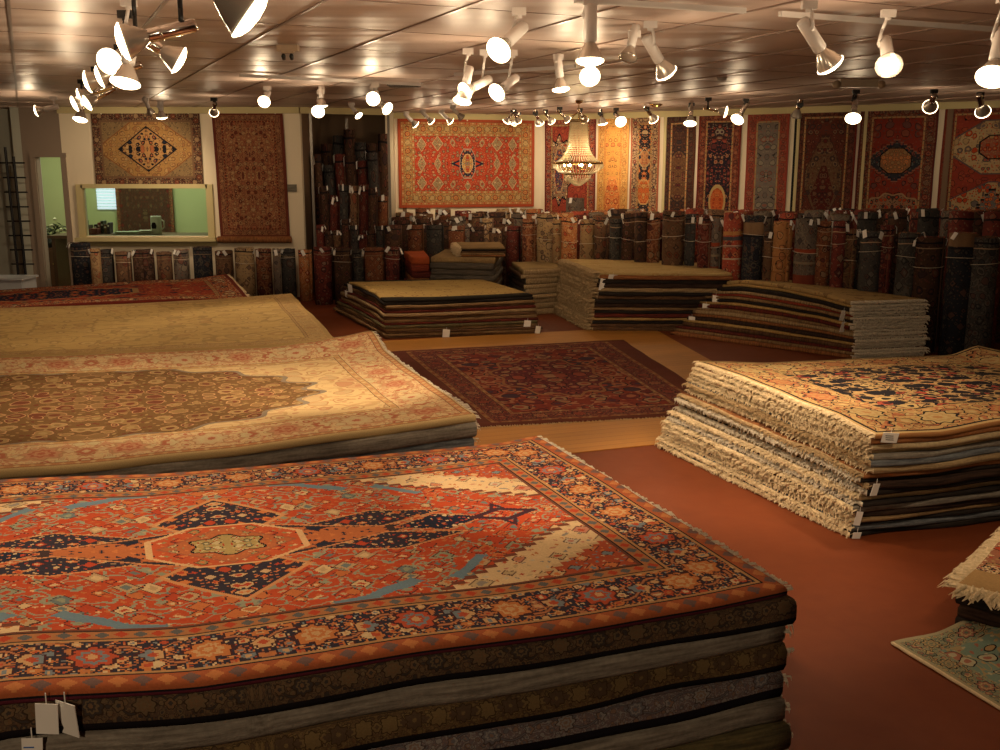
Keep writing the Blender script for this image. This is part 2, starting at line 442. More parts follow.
def pile(where, top, layers, topmat, topword, bottom=None, AB=(), BC=(), CD=(), DA=(), fr=(), frlen=.06, frmat=None, fr_top=None, jit=.03,
         toph=None, group=None, nu=40, nv=30, ripple=.006, grids=(20, 16), step=.012, taglist=(), zb=0.0, first_th=None, r=.0035, frdroop=.6, true_side=None):
    """top: four world points; layers: [(word, material or key)] below the top rug; returns objects, topmost first"""
    A, B, C, D = top; n = len(layers)+1
    eAB = edge_line(A, B, AB, A.z, B.z); eBC = edge_line(B, C, BC, B.z, C.z)
    eDC = edge_line(D, C, CD, D.z, C.z); eAD = edge_line(A, D, DA, A.z, D.z)
    def zt(s, t):
        return ((1-t)*interp(eAB, s) + t*interp(eDC, s) + (1-s)*interp(eAD, t) + s*interp(eBC, t)
                - ((1-s)*(1-t)*A.z + s*(1-t)*B.z + s*t*C.z + (1-s)*t*D.z))
    bot = bottom or top; R = random.Random(len(where)*13+n); objs = []
    eu = Vector((B.x-A.x, B.y-A.y)).normalized(); ev = Vector((D.x-A.x, D.y-A.y)).normalized()
    outs = {'AB': -ev, 'BC': eu, 'CD': ev, 'DA': -eu}
    fracs = [0.0]
    w = [first_th or 1.0] + [R.uniform(.75, 1.25) for _ in range(n-1)]; tot = sum(w)
    for x in w: fracs.append(fracs[-1] + x/tot)
    for k in range(n):
        f = fracs[k]; f1 = fracs[k+1]; j = [R.uniform(-jit, jit) if k else 0 for _ in range(4)]
        q = [Vector((lerp(top[c].x, bot[c].x, f), lerp(top[c].y, bot[c].y, f))) for c in range(4)]
        q = [q[0]-eu*j[0]-ev*j[1], q[1]+eu*j[2]-ev*j[1], q[2]+eu*j[2]+ev*j[3], q[3]-eu*j[0]+ev*j[3]]
        zf = lambda s, t, f=f: zb + (zt(s, t)-zb)*(1-f) + (.0 if f == 0 else .004*nz(s*8, t*8, f*50))
        thf = lambda s, t, f=f, f1=f1: (zt(s, t)-zb)*(f1-f)*.97
        th0 = (A.z-zb)*(f1-f)
        word, mt = (topword, topmat) if k == 0 else layers[k-1]
        if isinstance(mt, str): mt = EM[mt]
        fm = (frmat[(k*7+k//3) % len(frmat)] if isinstance(frmat, list) else frmat) or FRM
        sides = (fr if k else (fr_top if fr_top is not None else fr))
        if k == 0:
            o, hu, hv = rug_layer('rug', q, zf, thf, [mt, fm], 3+n, nu, nv, max(.01, min(th0, .04)), toph[0] if toph else None, toph[1] if toph else None, sides, .008, True, ripple)
        else:
            o, hu, hv = rug_layer('rug', q, zf, thf, [mt, fm], R.uniform(0, 90), grids[0], grids[1], th0, None, None, sides, .016, False)
        for sd in sides:
            a, b = {'AB': (0, 1), 'BC': (1, 2), 'CD': (3, 2), 'DA': (0, 3)}[sd]
            g = {'AB': lambda s: zf(s, 0), 'BC': lambda s: zf(1, s), 'CD': lambda s: zf(s, 1), 'DA': lambda s: zf(0, s)}[sd]
            fringe(o, q[a]+outs[sd]*.008, q[b]+outs[sd]*.008, g, th0*.8, outs[sd], frlen, step, fm, k*3+n, frdroop if k else min(frdroop, .35), r)
        pos = 'topmost rug' if k == 0 else ('bottom rug' if k == n-1 else ORD[k] + ' rug from the top')
        lab = f'{word}, {pos} of {where}'
        tag(o, lab, 'rug', group or f'rugs of {where}')
        objs.append((o, q, zf, th0))
    for (k, sd, s, sz, lab, ink, rz) in taglist:
        o, q, zf, th0 = objs[k]; a, b = {'AB': (0, 1), 'BC': (1, 2), 'CD': (3, 2), 'DA': (0, 3)}[sd]
        if isinstance(s, tuple):
            w_ = PW(s[0], s[1], q[a], q[b]); dq = q[b]-q[a]; s = (w_.xy-q[a]).dot(dq)/dq.dot(dq)
        p = q[a]*(1-s) + q[b]*s + outs[sd]*.03; z = {'AB': zf(s, 0), 'BC': zf(1, s), 'CD': zf(s, 1), 'DA': zf(0, s)}[sd]
        price_tag(o, (p.x, p.y, z+.01), sz, rz, .18, lab, ink)
    return objs

def par(A, B, D): return B + (D-A)
def flat(v, z): return Vector((v.x, v.y, z))

# ---- P1: nearest pile, red medallion rug on top
z = .75
B = PZ(787, 586, z); C = PZ(537, 436, z); A0 = PZ(0, 712, z)
dirn = (A0-B).normalized(); L1 = 3.35
A = B + dirn*L1; D = C + dirn*L1
print('P1 dims', L1, (C-B).length)
W1 = (C-B).length
hu1, hv1 = L1/2, W1/2
field = (.43,.065,.022)
def brackets(n, x, y, col, fu, fv):
    r = n.sqrt((x/.78)*(x/.78) + (y/.66)*(y/.66))
    wv = n.noise(n.vec(x, y), 9.0, 1)*.08
    m = n.band(r+wv, 1.05, 1.13)*n.band(n.abs(y)/n.abs(x+.001), .95, 2.6)
    m2 = n.band(r+wv, 1.20, 1.26)*n.band(n.abs(y)/n.abs(x+.001), .45, .8)
    col = n.mix(col, (.13,.20,.25), m + m2)
    d = n.abs(x-1.06)/.15 + n.abs(y)/.08
    col = n.mix(col, (.05,.02,.03), (d < 1.0)*(d > .6)); col = n.mix(col, (.05,.02,.03), n.band(n.abs(x-1.06)/.06 + n.abs(y)/.15, .7, 1.0)*(d > 1.0))
    return col
M_P1 = rugmat('red_heriz_rug', hu1, hv1, field, [RED, (.46,.14,.045), (.24,.25,.17), (.46,.14,.045), (.42,.28,.15), (.13,.16,.16), (.55,.38,.2), RED], [
    (.014, 'plain', (.10,.018,.03), None, 1), (.075, 'guard', (.33,.09,.035), [(.46,.17,.06), (.15,.09,.08)], .06), (.012, 'plain', (.40,.22,.09), None, 1), (.20, 'main', (.03,.026,.04), [(.46,.16,.05), (.40,.07,.03), (.50,.30,.14), (.16,.19,.21), (.38,.15,.07), (.55,.4,.22)], .30),
    (.012, 'plain', (.40,.22,.09), None, 1), (.06, 'guard', (.36,.15,.06), [(.10,.10,.10), RED], .05), (.010, 'plain', (.14,.05,.03), None, 1)],
    [(diamond(.78,.22), NAV, (.50,.20,.08), [ORG, RED, NAV, (.55,.36,.2), ORG], 10.0, .05),
     (shifted(diamond(.20,.10), .80, .0), NAV, (.50,.20,.08), [ORG, RED, CRM], 12.0, .08),
     (octo(.62,.15,1.25), (.42,.13,.045), (.05,.03,.03), [RED, NAV, ORG, NAV], 9.0, .05),
     (shifted(diamond(.26,.26), 0, .26), (.03,.026,.04), (.52,.24,.10), [ORG, (.5,.34,.18), ORG, RED], 13.0, .10),
     (shifted(diamond(.30,.10), .58, .13), (.03,.026,.04), (.52,.24,.10), [ORG, RED, (.5,.34,.18)], 14.0, .10),
     (octo(.28,.20,1.42), (.46,.085,.03), (.58,.36,.18), [ORG, RED, (.55,.38,.2), (.25,.22,.1)], 11.0, .07),
     (diamond(.25,.18), (.40,.12,.045), (.30,.10,.05), [(.25,.24,.12), ORG, (.5,.34,.18)], 14.0, .06),
     (oval(.13,.09,6,.14), (.36,.26,.10), DK, [(.22,.22,.12), RED, (.5,.4,.22)], 18.0, .08),
     (lambda n, x, y, fu, fv: (n.floor((fu-x)/.05)+.5)*(.05/.72) + (fv-y)/.50, (.60,.42,.23), (.16,.05,.03), [(.40,.07,.03), GRY, (.46,.17,.06), PNK, (.5,.42,.3), (.45,.33,.18)], 9.0, .05),
     (lambda n, x, y, fu, fv: (n.floor((fu-x)/.04)+.5)*(.04/.40) + (fv-y)/.27, (.36,.07,.03), (.5,.34,.18), [ORG, (.16,.19,.21), (.5,.34,.18)], 12.0, .07)],
    11.0, 3.0, .36, 'MANHATTAN', (.26,.26,.18), .006, (.06,.02,.02), .18, True, brackets)
def sidemat(name, c0, main, pal, per, black=.02):
    return rugmat(name, 1.5, 1.1, main, pal, [(black, 'plain', c0, None, 1), (.09, 'main', main, pal, per), (.03, 'guard', main, pal, .05)], (), 8.0, 4.0, knot=0, line=tuple(c*.45 for c in main), abrash=.35)
SM = [sidemat('dark_brown_floral_border', (.012,.01,.012), (.085,.052,.033), [(.12,.08,.045), (.045,.035,.03), (.13,.075,.04)], .13, .022),
      EM['grey'], sidemat('brown_dotted_border', (.012,.01,.012), (.11,.066,.033), [(.15,.10,.045), (.08,.05,.03)], .075, .022),
      sidemat('mauve_blue_border', (.012,.01,.014), (.14,.10,.10), [(.22,.20,.19), (.12,.11,.12), (.19,.12,.09)], .24, .034),
      EM['grey'], EM['olive'], EM['blue-grey'], sidemat('olive_brown_border', (.012,.01,.012), (.09,.06,.035), [(.14,.10,.05), (.05,.04,.03)], .12, .03)]
far = [(0, 480), (150, 473), (300, 462), (420, 451), (500, 442)]
near = [(0, 690), (200, 679), (400, 649), (600, 621), (700, 603)]
pile('the nearest stack', [A, B, C, D],
     [('dark brown rug with a floral border', SM[0]), ('grey-backed rug with a ragged edge', SM[1]), ('brown rug with a dotted border', SM[2]), ('mauve and blue flowered rug', SM[3]),
      ('pale grey rug', SM[4]), ('olive rug', SM[5]), ('blue-grey rug', SM[6]), ('olive brown rug', SM[7])], M_P1, 'red and navy rug with a star medallion',
     [flat(A, 0), PZ(793, 800, 0)+Vector((.0, .10, 0)), flat(C, 0), flat(D, 0)] and [flat(A+Vector((0, -.02, 0)), 0), flat(B+Vector((.02, -.03, 0)), 0), flat(C+Vector((.02, 0, 0)), 0), flat(D, 0)],
     near, [], far, [], ('BC',), .035, FRG, None, .008, (hu1, hv1), 'rugs in the nearest stack', 90, 60, .012, (40, 20), .009, first_th=.45, frdroop=.9,
     taglist=[(1, 'AB', (47, 700), (.055, .095), 'white paper tag on dark string', None, .1), (1, 'AB', (66, 705), (.06, .105), 'larger white paper tag', None, -.35), (2, 'AB', (33, 735), (.05, .08), 'white tag with blue ink', 'blue', .2)])

# ---- P2: cream rug with a brown scalloped medallion
z = .66
B = PZ(474, 414, z); C = PZ(372, 346, z); A0 = PZ(0, 474, z); D0 = PZ(0, 366, z)
dirn = ((A0-B).normalized()*.7 + (D0-C).normalized()*.3).normalized()
L2 = 2*(PZ(425, 368, z) - PZ(112, 388, z)).length; print('L2', L2)
A = B + dirn*L2; D = C + dirn*L2; C.z = .79
hu2, hv2 = L2/2, (flat(C, z)-B).length/2
print('P2', L2, hv2*2, A)
M_P2 = rugmat('cream_medallion_rug', hu2, hv2, (.56,.40,.20), [(.50,.31,.16), (.52,.38,.19), (.46,.33,.17), (.44,.23,.12)], [
    (.05, 'plain', (.50,.36,.17), None, 1), (.05, 'guard', (.42,.20,.09), [(.52,.36,.18), (.5,.3,.14)], .07), (.30, 'main', (.56,.40,.21), [(.47,.24,.13), (.50,.36,.2), (.38,.13,.07), (.5,.4,.22)], .42),
    (.05, 'guard', (.45,.27,.12), [(.55,.4,.2), (.4,.2,.1)], .07)],
    [(oval(1.42,.86,18,.045), (.135,.072,.027), (.20,.16,.12), [(.22,.135,.055), (.13,.04,.02), (.27,.185,.08), (.19,.11,.045)], 7.5, .03)],
    4.5, 2.0, .26, 'EUCLIDEAN', (.46,.30,.14), 0, (.38,.22,.11), .10)
# the medallion lies towards the near-left part of this long rug
cx = PZ(95, 392, z)
pile('the cream medallion stack', [A, B, C, D],
     [('pale grey rug', 'grey'), ('blue-grey rug', 'blue-grey'), ('dark brown rug', 'dark brown'), ('brown patterned rug', 'brown'), ('black-edged rug', 'black'), ('grey-backed rug', 'blue-grey'), ('dark wool rug', 'dark brown')], M_P2,
     'cream rug with a scalloped brown medallion', [flat(A, 0), flat(B, 0), flat(C, 0), flat(D, 0)],
     [(0, 470), (120, 460), (240, 447), (360, 431)], [(455, 399), (430, 384), (405, 366), (385, 350), (366, 338)], [(0, 358), (100, 354), (200, 350), (270, 347), (310, 342), (340, 337)], [],
     ('BC',), .045, FRG, None, .012, (hu2, hv2), 'rugs in the cream medallion stack', 70, 40, .008, (30, 16), .012, first_th=.55)

# ---- P3: plain beige rug, P4: red rug behind it
z = .66
B = PZ(337, 340, z); C = PZ(291, 297, z); A0 = PZ(0, 357, z); D0 = PZ(0, 309, z)
dirn = ((A0-B).normalized() + (D0-C).normalized()).normalized(); L3 = 4.6
A = B + dirn*L3; D = C + dirn*L3; C.z = .70
M_P3 = rugmat('beige_plain_rug', L3/2, (B-C).length/2, (.50,.34,.13), [(.45,.28,.11), (.53,.37,.15), (.44,.30,.12)], [
    (.04, 'plain', (.40,.27,.11), None, 1), (.16, 'main', (.48,.32,.13), [(.36,.21,.09), (.43,.31,.14), (.35,.24,.10)], .34), (.03, 'guard', (.37,.23,.10), [(.43,.3,.13), (.4,.27,.12)], .06)],
    (), 3.5, 6.0, .22, 'EUCLIDEAN', (.37,.25,.10), 0, (.36,.23,.10), .10)
pile('the plain beige stack', [A, B, C, D], [('dark brown rug', 'dark brown'), ('tan rug', 'tan'), ('grey rug', 'grey'), ('brown rug', 'brown'), ('sand rug', 'sand')], M_P3, 'faded beige rug with a faint pattern', None,
     [(0, 357), (150, 351), (260, 346)], [], [(0, 308), (120, 304), (200, 300), (270, 295)], [], ('BC',), .04, FRM, (), .015, None, 'rugs in the beige stack', 50, 30, .008, (20, 12), .015, first_th=.5)
z = .62
B = PZ(250, 298, z); C = PZ(227, 280, z); A0 = PZ(0, 312, z); D0 = PZ(0, 291, z)
dirn = ((A0-B).normalized() + (D0-C).normalized()).normalized(); L4 = 4.2
A = B + dirn*L4; D = C + dirn*L4; C.z = .70
M_P4 = rugmat('small_red_pile_rug', L4/2, (B-C).length/2, (.30,.05,.025), [ORG, NAV, TAN, MAR], [
    (.05, 'plain', MAR, None, 1), (.25, 'main', (.25,.05,.03), [ORG, TAN, NAV, CRM], .4), (.05, 'guard', TAN, [RED, NAV], .08)],
    [(octo(.9,.5), NAV, TAN, [RED, ORG], 5.0, .08)], 5, 8.0, .3, 'MANHATTAN', None, 0)
pile('the red stack below the office window', [A, B, C, D], [('maroon rug', 'maroon'), ('brown rug', 'brown'), ('red rug', 'red'), ('dark rug', 'dark brown'), ('tan rug', 'tan')], M_P4, 'dark red patterned rug', None,
     [(0, 308), (120, 301)], [], [(0, 290), (60, 286), (140, 281), (190, 279)], [], ('BC',), .05, FRM, None, .015, None, 'rugs in the red stack', 50, 24, .01, (20, 12), .015, first_th=.7)

# ---- rug spread on the floor, on its wooden floor
A = PZ(474, 427, .012); D = PZ(385, 352, .012); C = PZ(622, 340, .012); B = par(D, A, C)
Bp = PZ(735, 412, .012)
M_FL = rugmat('dark_red_floor_rug', (A-Bp).length/2, (A-D).length/2, (.15,.028,.018), [(.10,.02,.02), (.24,.09,.045), (.19,.035,.02), (.045,.025,.035), (.22,.13,.07)], [
    (.03, 'plain', (.10,.03,.02), None, 1), (.06, 'guard', (.19,.08,.035), [(.13,.02,.02), (.25,.15,.07)], .10), (.22, 'main', (.07,.02,.022), [(.18,.05,.03), (.22,.10,.05), (.15,.03,.02)], .40), (.05, 'guard', (.21,.10,.045), [(.13,.02,.02), (.3,.2,.1)], .10)],
    [(oval(.55,.95,10,.08), (.09,.02,.022), (.20,.09,.04), [(.20,.05,.03), (.24,.13,.07)], 5.0, .06)], 4.2, 9.0, .32, 'EUCLIDEAN', (.25,.11,.06), 0)
o, _, _ = rug_layer('floor_rug', [A, Bp, C, D], lambda s, t: .016, lambda s, t: .012, [M_FL, FRM], 4, 30, 30, .005, None, None, (), .01, True, .0015)
fringe(o, A.xy, Bp.xy, lambda s: .012, .006, (Vector((A.x-D.x, A.y-D.y))).normalized(), .05, .014, FRT, 2, .15, .003)
tag(o, 'dark red rug lying flat on the wooden floor between the stacks', 'rug')

# ---- E: folded brown stack in the middle
z = .50
A = PZ(385, 300, z); B = PZ(532, 294, z); D = PZ(347, 281, z); C = PZ(478, 278, z)
M_E = rugmat('gold_brown_rug', 1.2, 1.0, (.36,.24,.085), [(.31,.20,.07), (.40,.27,.10)], [(.06, 'plain', (.018,.015,.012), None, 1)], (), 4, 3.0, .2, 'EUCLIDEAN', None, 0, (.2,.12,.05))
EL = [('black rug', 'black'), ('tan rug', 'tan'), ('brown rug', 'brown'), ('maroon rug', 'maroon'), ('sand rug', 'sand'), ('brown wool rug', 'brown'), ('tan wool rug', 'tan'), ('maroon rug', 'maroon'), ('grey-brown rug', 'olive'), ('sand rug', 'tan'), ('brown rug', 'brown'), ('tan rug', 'tan'), ('dark tan rug', 'brown')]
pile('the golden brown stack', [A, B, C, D], EL, M_E, 'golden brown rug with a black edge', [PZ(386, 339, 0), PZ(541, 334, 0), PZ(478, 309, 0), PZ(334, 311, 0)],
     [(440, 299), (500, 296)], [], [], [(375, 292), (360, 285)], (), .04, FRT, None, .02, None, 'rugs in the golden brown stack', 30, 20, .004, (20, 14), .015, first_th=.8,
     taglist=[(1, 'DA', .8, (.10, .12), None, None, -.8), (4, 'DA', .85, (.10, .10), None, None, -.8), (9, 'AB', .93, (.09, .11), None, None, .1), (11, 'AB', .38, (.09, .12), None, None, 0), (11, 'AB', .98, (.07, .10), None, None, .3)])
# ---- H: beige topped stack with light fringed side
z = .78
A = PZ(600, 272, z); B = PZ(731, 273, z); D = PZ(565, 259, z); C = PZ(700, 262, z)
M_H = rugmat('pale_gold_rug', 1.2, 1.2, (.42,.30,.13), [(.38,.25,.10), (.46,.33,.15)], [(.05, 'plain', (.44,.30,.13), None, 1)], (), 4, 4.0, .2, 'EUCLIDEAN', None, 0, (.36,.23,.10))
HL = [('rust-edged rug', 'rust'), ('black rug', 'black'), ('dark brown rug', 'dark brown'), ('sand and brown rug', 'sand'), ('black rug', 'black'), ('brown rug', 'brown'), ('black wool rug', 'black'), ('dark brown rug', 'dark brown'), ('tan rug', 'tan'), ('black rug', 'black'), ('dark red rug', 'maroon'), ('gold-edged rug', 'gold'), ('black-edged rug', 'black'), ('brown wool rug', 'brown'), ('brown wool rug', 'brown')]
pile('the pale gold stack', [A, B, C, D], HL, M_H, 'pale gold plain rug', [PZ(592, 331, 0), PZ(733, 331, 0), PZ(700, 309, 0), PZ(552, 310, 0)],
     [(650, 273)], [], [(640, 260)], [], ('DA',), .12, FRT, ('DA',), .02, None, 'rugs in the pale gold stack', 30, 24, .004, (20, 14), .012, first_th=.8, r=.006,
     taglist=[(2, 'AB', .03, (.07, .16), None, None, .2), (1, 'AB', .10, (.14, .06), None, None, .5)])
# ---- I: striped stack with grey fringed end
z = .66
A = PZ(851, 301, z); B = PZ(925, 299, z); D = PZ(722, 281, z); C = PZ(800, 277, z); C = par(A, B, D)
M_I = rugmat('tan_flatwoven_rug', 1.0, 1.6, (.36,.24,.10), [(.24,.15,.065), (.30,.2,.09)], [(.05, 'plain', (.25,.16,.07), None, 1)], (), 4, 5.0, .2, 'EUCLIDEAN', None, 0, (.2,.12,.05))
IL = [('tan striped rug', 'gold'), ('black rug', 'black'), ('sand-coloured rug', 'sand'), ('red-striped rug', 'red'), ('tan rug', 'tan'), ('black rug', 'black'), ('gold rug', 'gold'), ('maroon rug', 'maroon'), ('tan rug', 'tan'), ('sand rug', 'sand'), ('rust rug', 'rust'), ('dark brown rug', 'dark brown'), ('gold rug', 'gold'), ('brown rug', 'brown'), ('red rug', 'maroon'), ('tan rug', 'tan'), ('rust rug', 'rust')]
pile('the striped stack', [A, B, C, D], IL, M_I, 'tan flat-woven rug', [PZ(853, 359, 0), PZ(924, 356, 0), PZ(790, 331, 0), PZ(668, 335, 0)],
     [(890, 300)], [], [], [(820, 292), (780, 284), (750, 280)], ('AB',), .05, FRG, None, .025, None, 'rugs in the striped stack', 24, 40, .004, (14, 24), .010, first_th=1.2, r=.005,
     taglist=[(3, 'DA', .02, (.08, .12), None, None, .6), (7, 'DA', .02, (.08, .12), None, None, .6), (5, 'DA', .90, (.09, .16), None, None, -.6), (2, 'DA', .97, (.16, .10), None, None, -.6), (8, 'DA', .93, (.10, .12), None, None, -.6), (12, 'DA', .96, (.09, .1), None, None, -.6)])
# ---- J: tall stack with thick cream fringe, near right
z = .65
A = PZ(876, 434, z); D = PZ(698, 361, z); B0 = PZ(1000, 424, z); L5 = 2.6
B = A + (B0-A).normalized()*L5; C = par(A, B, D)
hJu, hJv = L5/2, (D-A).length/2
M_J = rugmat('gold_and_black_floral_rug', hJu, hJv, (.38,.24,.10), [(.30,.07,.035), (.42,.30,.14), (.34,.15,.06), (.05,.03,.02)], [
    (.03, 'plain', (.34,.16,.06), None, 1), (.025, 'plain', (.45,.31,.14), None, 1), (.02, 'plain', (.02,.016,.018), None, 1), (.34, 'main', (.44,.29,.12), [(.36,.13,.06), (.44,.32,.15), (.38,.2,.08), (.4,.26,.11)], .46),
    (.02, 'plain', (.36,.22,.09), None, 1)],
    [(octo(1.6,1.6), (.36,.23,.10), (.36,.23,.10), [(.28,.05,.03), (.016,.014,.018), (.016,.014,.018), (.40,.28,.12), (.016,.014,.018), (.016,.014,.018)], 8.0, .01, (.016,.014,.018))], 7, 2.0, .33, 'EUCLIDEAN', (.02,.016,.018), 0)
JL = [('rust-edged rug', 'rust'), ('cream rug', 'cream'), ('dusty brown rug', 'sand'), ('grey rug', 'grey'), ('blue-grey rug', 'blue-grey'), ('sand rug', 'sand'), ('thick rust brown rug', 'rust'), ('black rug', 'black'), ('dark brown rug', 'dark brown'), ('black wool rug', 'black'), ('sand rug', 'sand'), ('black rug', 'black'), ('grey rug', 'grey'), ('dark brown rug', 'dark brown'), ('tan rug', 'tan'), ('black rug', 'black'), ('blue-grey rug', 'blue-grey'), ('black rug', 'black')]
pile('the tall cream-fringed stack', [A, B, C, D], JL, M_J, 'gold rug with black and red flowers', [PZ(853, 538, 0), PZ(853, 538, 0)+(B-A), PZ(655, 446, 0)+(B-A), PZ(656, 446, 0)],
     [(940, 431), (1000, 420)], [], [(770, 363), (850, 359), (950, 355), (1000, 353), (1040, 352)], [(835, 413), (800, 401), (775, 389), (745, 378), (715, 367)], ('DA',), .045, [FRM, FRT, FRM, FRG, FRM], None, .028, (hJu, hJv), 'rugs in the tall cream-fringed stack', 60, 50, .006, (30, 24), .009, first_th=1.0, r=.0035, frdroop=.55,
     taglist=[(0, 'AB', .03, (.10, .06), 'white paper tag with print', 'black', .2), (9, 'AB', .004, (.055, .075), None, None, .5), (14, 'AB', .006, (.04, .09), None, None, .1), (18, 'AB', .003, (.055, .04), None, None, .3)])
# ---- F, G, M, N: stacks further back
def small(where, pts, zz, layers, mt, tw, **k):
    return pile(where, [PZ(x, y, zz) for x, y in pts], layers, mt, tw, nu=16, nv=12, grids=(12, 10), **k)
M_F = cloth_edge('grey_brown_felt_top', (.30,.20,.09), (.22,.145,.07), 3, 3)
M_G = cloth_edge('olive_brown_top', (.26,.18,.08), (.18,.12,.055), 3, 3)
FQ = [(431, 257), (494, 258), (502, 250), (446, 249)]
small('the low grey stack', FQ, .82, [('grey rug', 'slate'), ('grey wool rug', 'slate'), ('dark grey rug', 'slate'), ('brown rug', 'brown'), ('grey rug', 'slate'), ('dark rug', 'dark brown'), ('grey-brown rug', 'olive'), ('dark grey rug', 'slate'), ('grey rug', 'slate')], M_F, 'grey brown rug',
      bottom=[flat(PZ(x, y, .82), 0) for x, y in FQ], jit=.015)
small('the slumped olive stack', [(524, 270), (566, 268), (552, 261), (512, 262)], .66, [('brown rug', 'brown'), ('grey rug', 'slate'), ('dark brown rug', 'dark brown'), ('grey wool rug', 'slate'), ('grey rug', 'slate'), ('olive rug', 'olive'), ('grey-backed rug', 'slate'), ('brown rug', 'brown')], M_G, 'olive brown rug',
      bottom=[PZ(525, 316, 0), PZ(562, 312, 0), PZ(548, 300, 0), PZ(503, 303, 0)], jit=.04, fr=('AB',), frlen=.04, frmat=FRT)
MQ = [(462, 247), (505, 247), (500, 242), (456, 242)]
small('the small pile on the low grey stack', MQ, .97, [('black rug', 'black'), ('brown rug', 'brown'), ('sand rug', 'tan'), ('rust rug', 'rust')], M_F, 'small brown rug',
      bottom=[PZ(x, y, .97)+Vector((0, 0, 0)) for x, y in MQ], jit=.02, fr=('DA',), frlen=.10, frmat=FRM, zb=.825)
M_N = cloth_edge('bright_red_top', (.42,.09,.03), (.30,.06,.02), 8, 3)
NQ = [(412, 257), (429, 257), (423, 250), (404, 251)]
small('the small red stack', NQ, .80, [('red rug', 'red'), ('maroon rug', 'maroon'), ('cream-edged red rug', 'rust'), ('red wool rug', 'red'), ('maroon rug', 'maroon'), ('dark red rug', 'maroon')], M_N, 'bright red rug',
      bottom=[flat(PZ(x, y, .80), 0) for x, y in NQ], jit=.015)
# ---- K: low stack at the right edge and the blue-green rug sliding off it
A = PZ(960, 583, .25); D = A + (PZ(1003, 540, .25)-A)*2.2; B = A + (PZ(1000, 592, .25)-A).normalized()*1.3; C = par(A, B, D)
M_K = rugmat('pink_brown_rug', .8, .6, (.30,.12,.07), [CRM, TAN, RED], [(.03, 'plain', TAN, None, 1), (.1, 'main', (.35,.14,.08), [CRM, TAN, NAV], .2)], (), 8, 2.0)
pile('the low stack beside the blue-green rug', [A, B, C, D], [('black rug', 'black'), ('dark brown rug', 'dark brown'), ('black wool rug', 'black')], M_K, 'pink brown rug with shaggy fringe', [flat(A+Vector((.05, .06, 0)), 0), flat(B, 0), flat(C, 0), flat(D+Vector((.05, 0, 0)), 0)],
     [], [], [], [], (), .085, FRM, ('DA', 'AB'), .01, None, 'rugs in the low stack', 24, 24, .01, (10, 10), .006, first_th=.6, r=.006, frdroop=.9)
# ---- blue-green rug sliding to the floor
T = PZ(893, 645, 0); e1 = (PZ(1000, 710, 0)-T).xy.normalized(); e2 = (PZ(965, 630, 0)-T).xy.normalized()
Bq = T.xy + e1*1.5; Dq = T.xy + e2*1.3; Cq = Bq + e2*1.3
M_GR = rugmat('blue_green_rug', .75, .65, (.16,.22,.17), [(.34,.22,.10), (.30,.12,.08), (.10,.12,.10), (.38,.34,.22)], [(.02, 'plain', (.30,.26,.16), None, 1), (.12, 'main', (.19,.22,.15), [(.34,.24,.12), (.30,.13,.09), (.12,.14,.10), (.4,.3,.15)], .2)],
    [(oval(.45,.38), (.12,.23,.22), (.3,.22,.1), [(.16,.26,.24), (.3,.25,.14)], 7, .03)], 9, 12.0, .28, 'EUCLIDEAN', (.32,.24,.12), 0)
zf = lambda s, t: .014 + (max(0, t-.19)**1.5)*1.5*(0.35+.65*min(1, s*2.2+.25))
o, _, _ = rug_layer('rug', [T.xy, Bq, Cq, Dq], zf, lambda s, t: .011, [M_GR, FRM], 8, 40, 40, .004, .75, .65, ('AB',), .006, True, .001)
tag(o, 'blue-green floral rug curling down onto the red floor', 'rug')
m = MB(); m.path([tuple(Vector((*(T.xy*(1-s)+Bq*s - e2*.006), .01+.003*nz(s*20)))) for s in [i/30 for i in range(31)]], .007, 6)
c = m.build('fringe', FRM, o)

# ------------------------------------------------------------------ the room
def wallmat(name, c, v=.05):
    n = Mat(name); x, y, z = n.pos()
    f = n.noise(n.vec(x, y, z), 1.2, 3)*(2*v) + (1-v)
    return n.fin(n.mulc(c, f), .75, n.noise(n.vec(x, y, z), 60.0, 2), .08, 0, .25)
M_WALL = wallmat('cream_wall_paint', (.72,.62,.46)); M_TAUPE = wallmat('taupe_wall_paint', (.25,.19,.145)); M_GREY = wallmat('grey_green_wall_paint', (.42,.42,.35))
M_GREEN = wallmat('green_office_paint', (.44,.47,.24)); M_DARK = wallmat('brown_storage_wall', (.16,.10,.06)); M_TRIM = wallmat('yellow_cream_trim', (.50,.42,.22))
M_BRWALL = wallmat('tan_wall_paint', (.36,.26,.15))
n = Mat('ceiling_panel'); x, y, z_ = n.pos()
ca, sa = cos(math.radians(25)), sin(math.radians(25)); TU, TV = .86, 1.22
U = (x*ca + y*sa)/TU; V = (y*ca - x*sa)/TV
fu, fv = n.fract(U), n.fract(V)
cell = n.noise(n.vec(n.floor(U)*7.3, n.floor(V)*3.1), 1.0, 1)*.16 + .92
sag = n.sin(fu*pi)*n.sin(fv*pi)
bmp = sag*1.0 + n.noise(n.vec(x*.25, y*3.0), 1.0, 1)*1.5 + n.noise(n.vec(x, y), 40.0, 2)*.02
M_CEIL = n.fin(n.mulc((.50,.385,.33), cell), .42, bmp, .45, 0, .5, .05)
n = Mat('sealed_red_concrete_floor'); x, y, z_ = n.pos()
f = n.noise(n.vec(x, y), 1.1, 4)*.35 + .82; f2 = n.noise(n.vec(x, y), 9.0, 3)
colr = n.mix((.165,.040,.012), (.125,.027,.009), f2)
M_FLOOR = n.fin(n.mulc(colr, f), n.noise(n.vec(x, y), 2.0, 3)*.2+.45, n.noise(n.vec(x, y), 25.0, 3), .05, 0, .14)
n = Mat('honey_wood_floor'); x, y, z_ = n.pos(True)
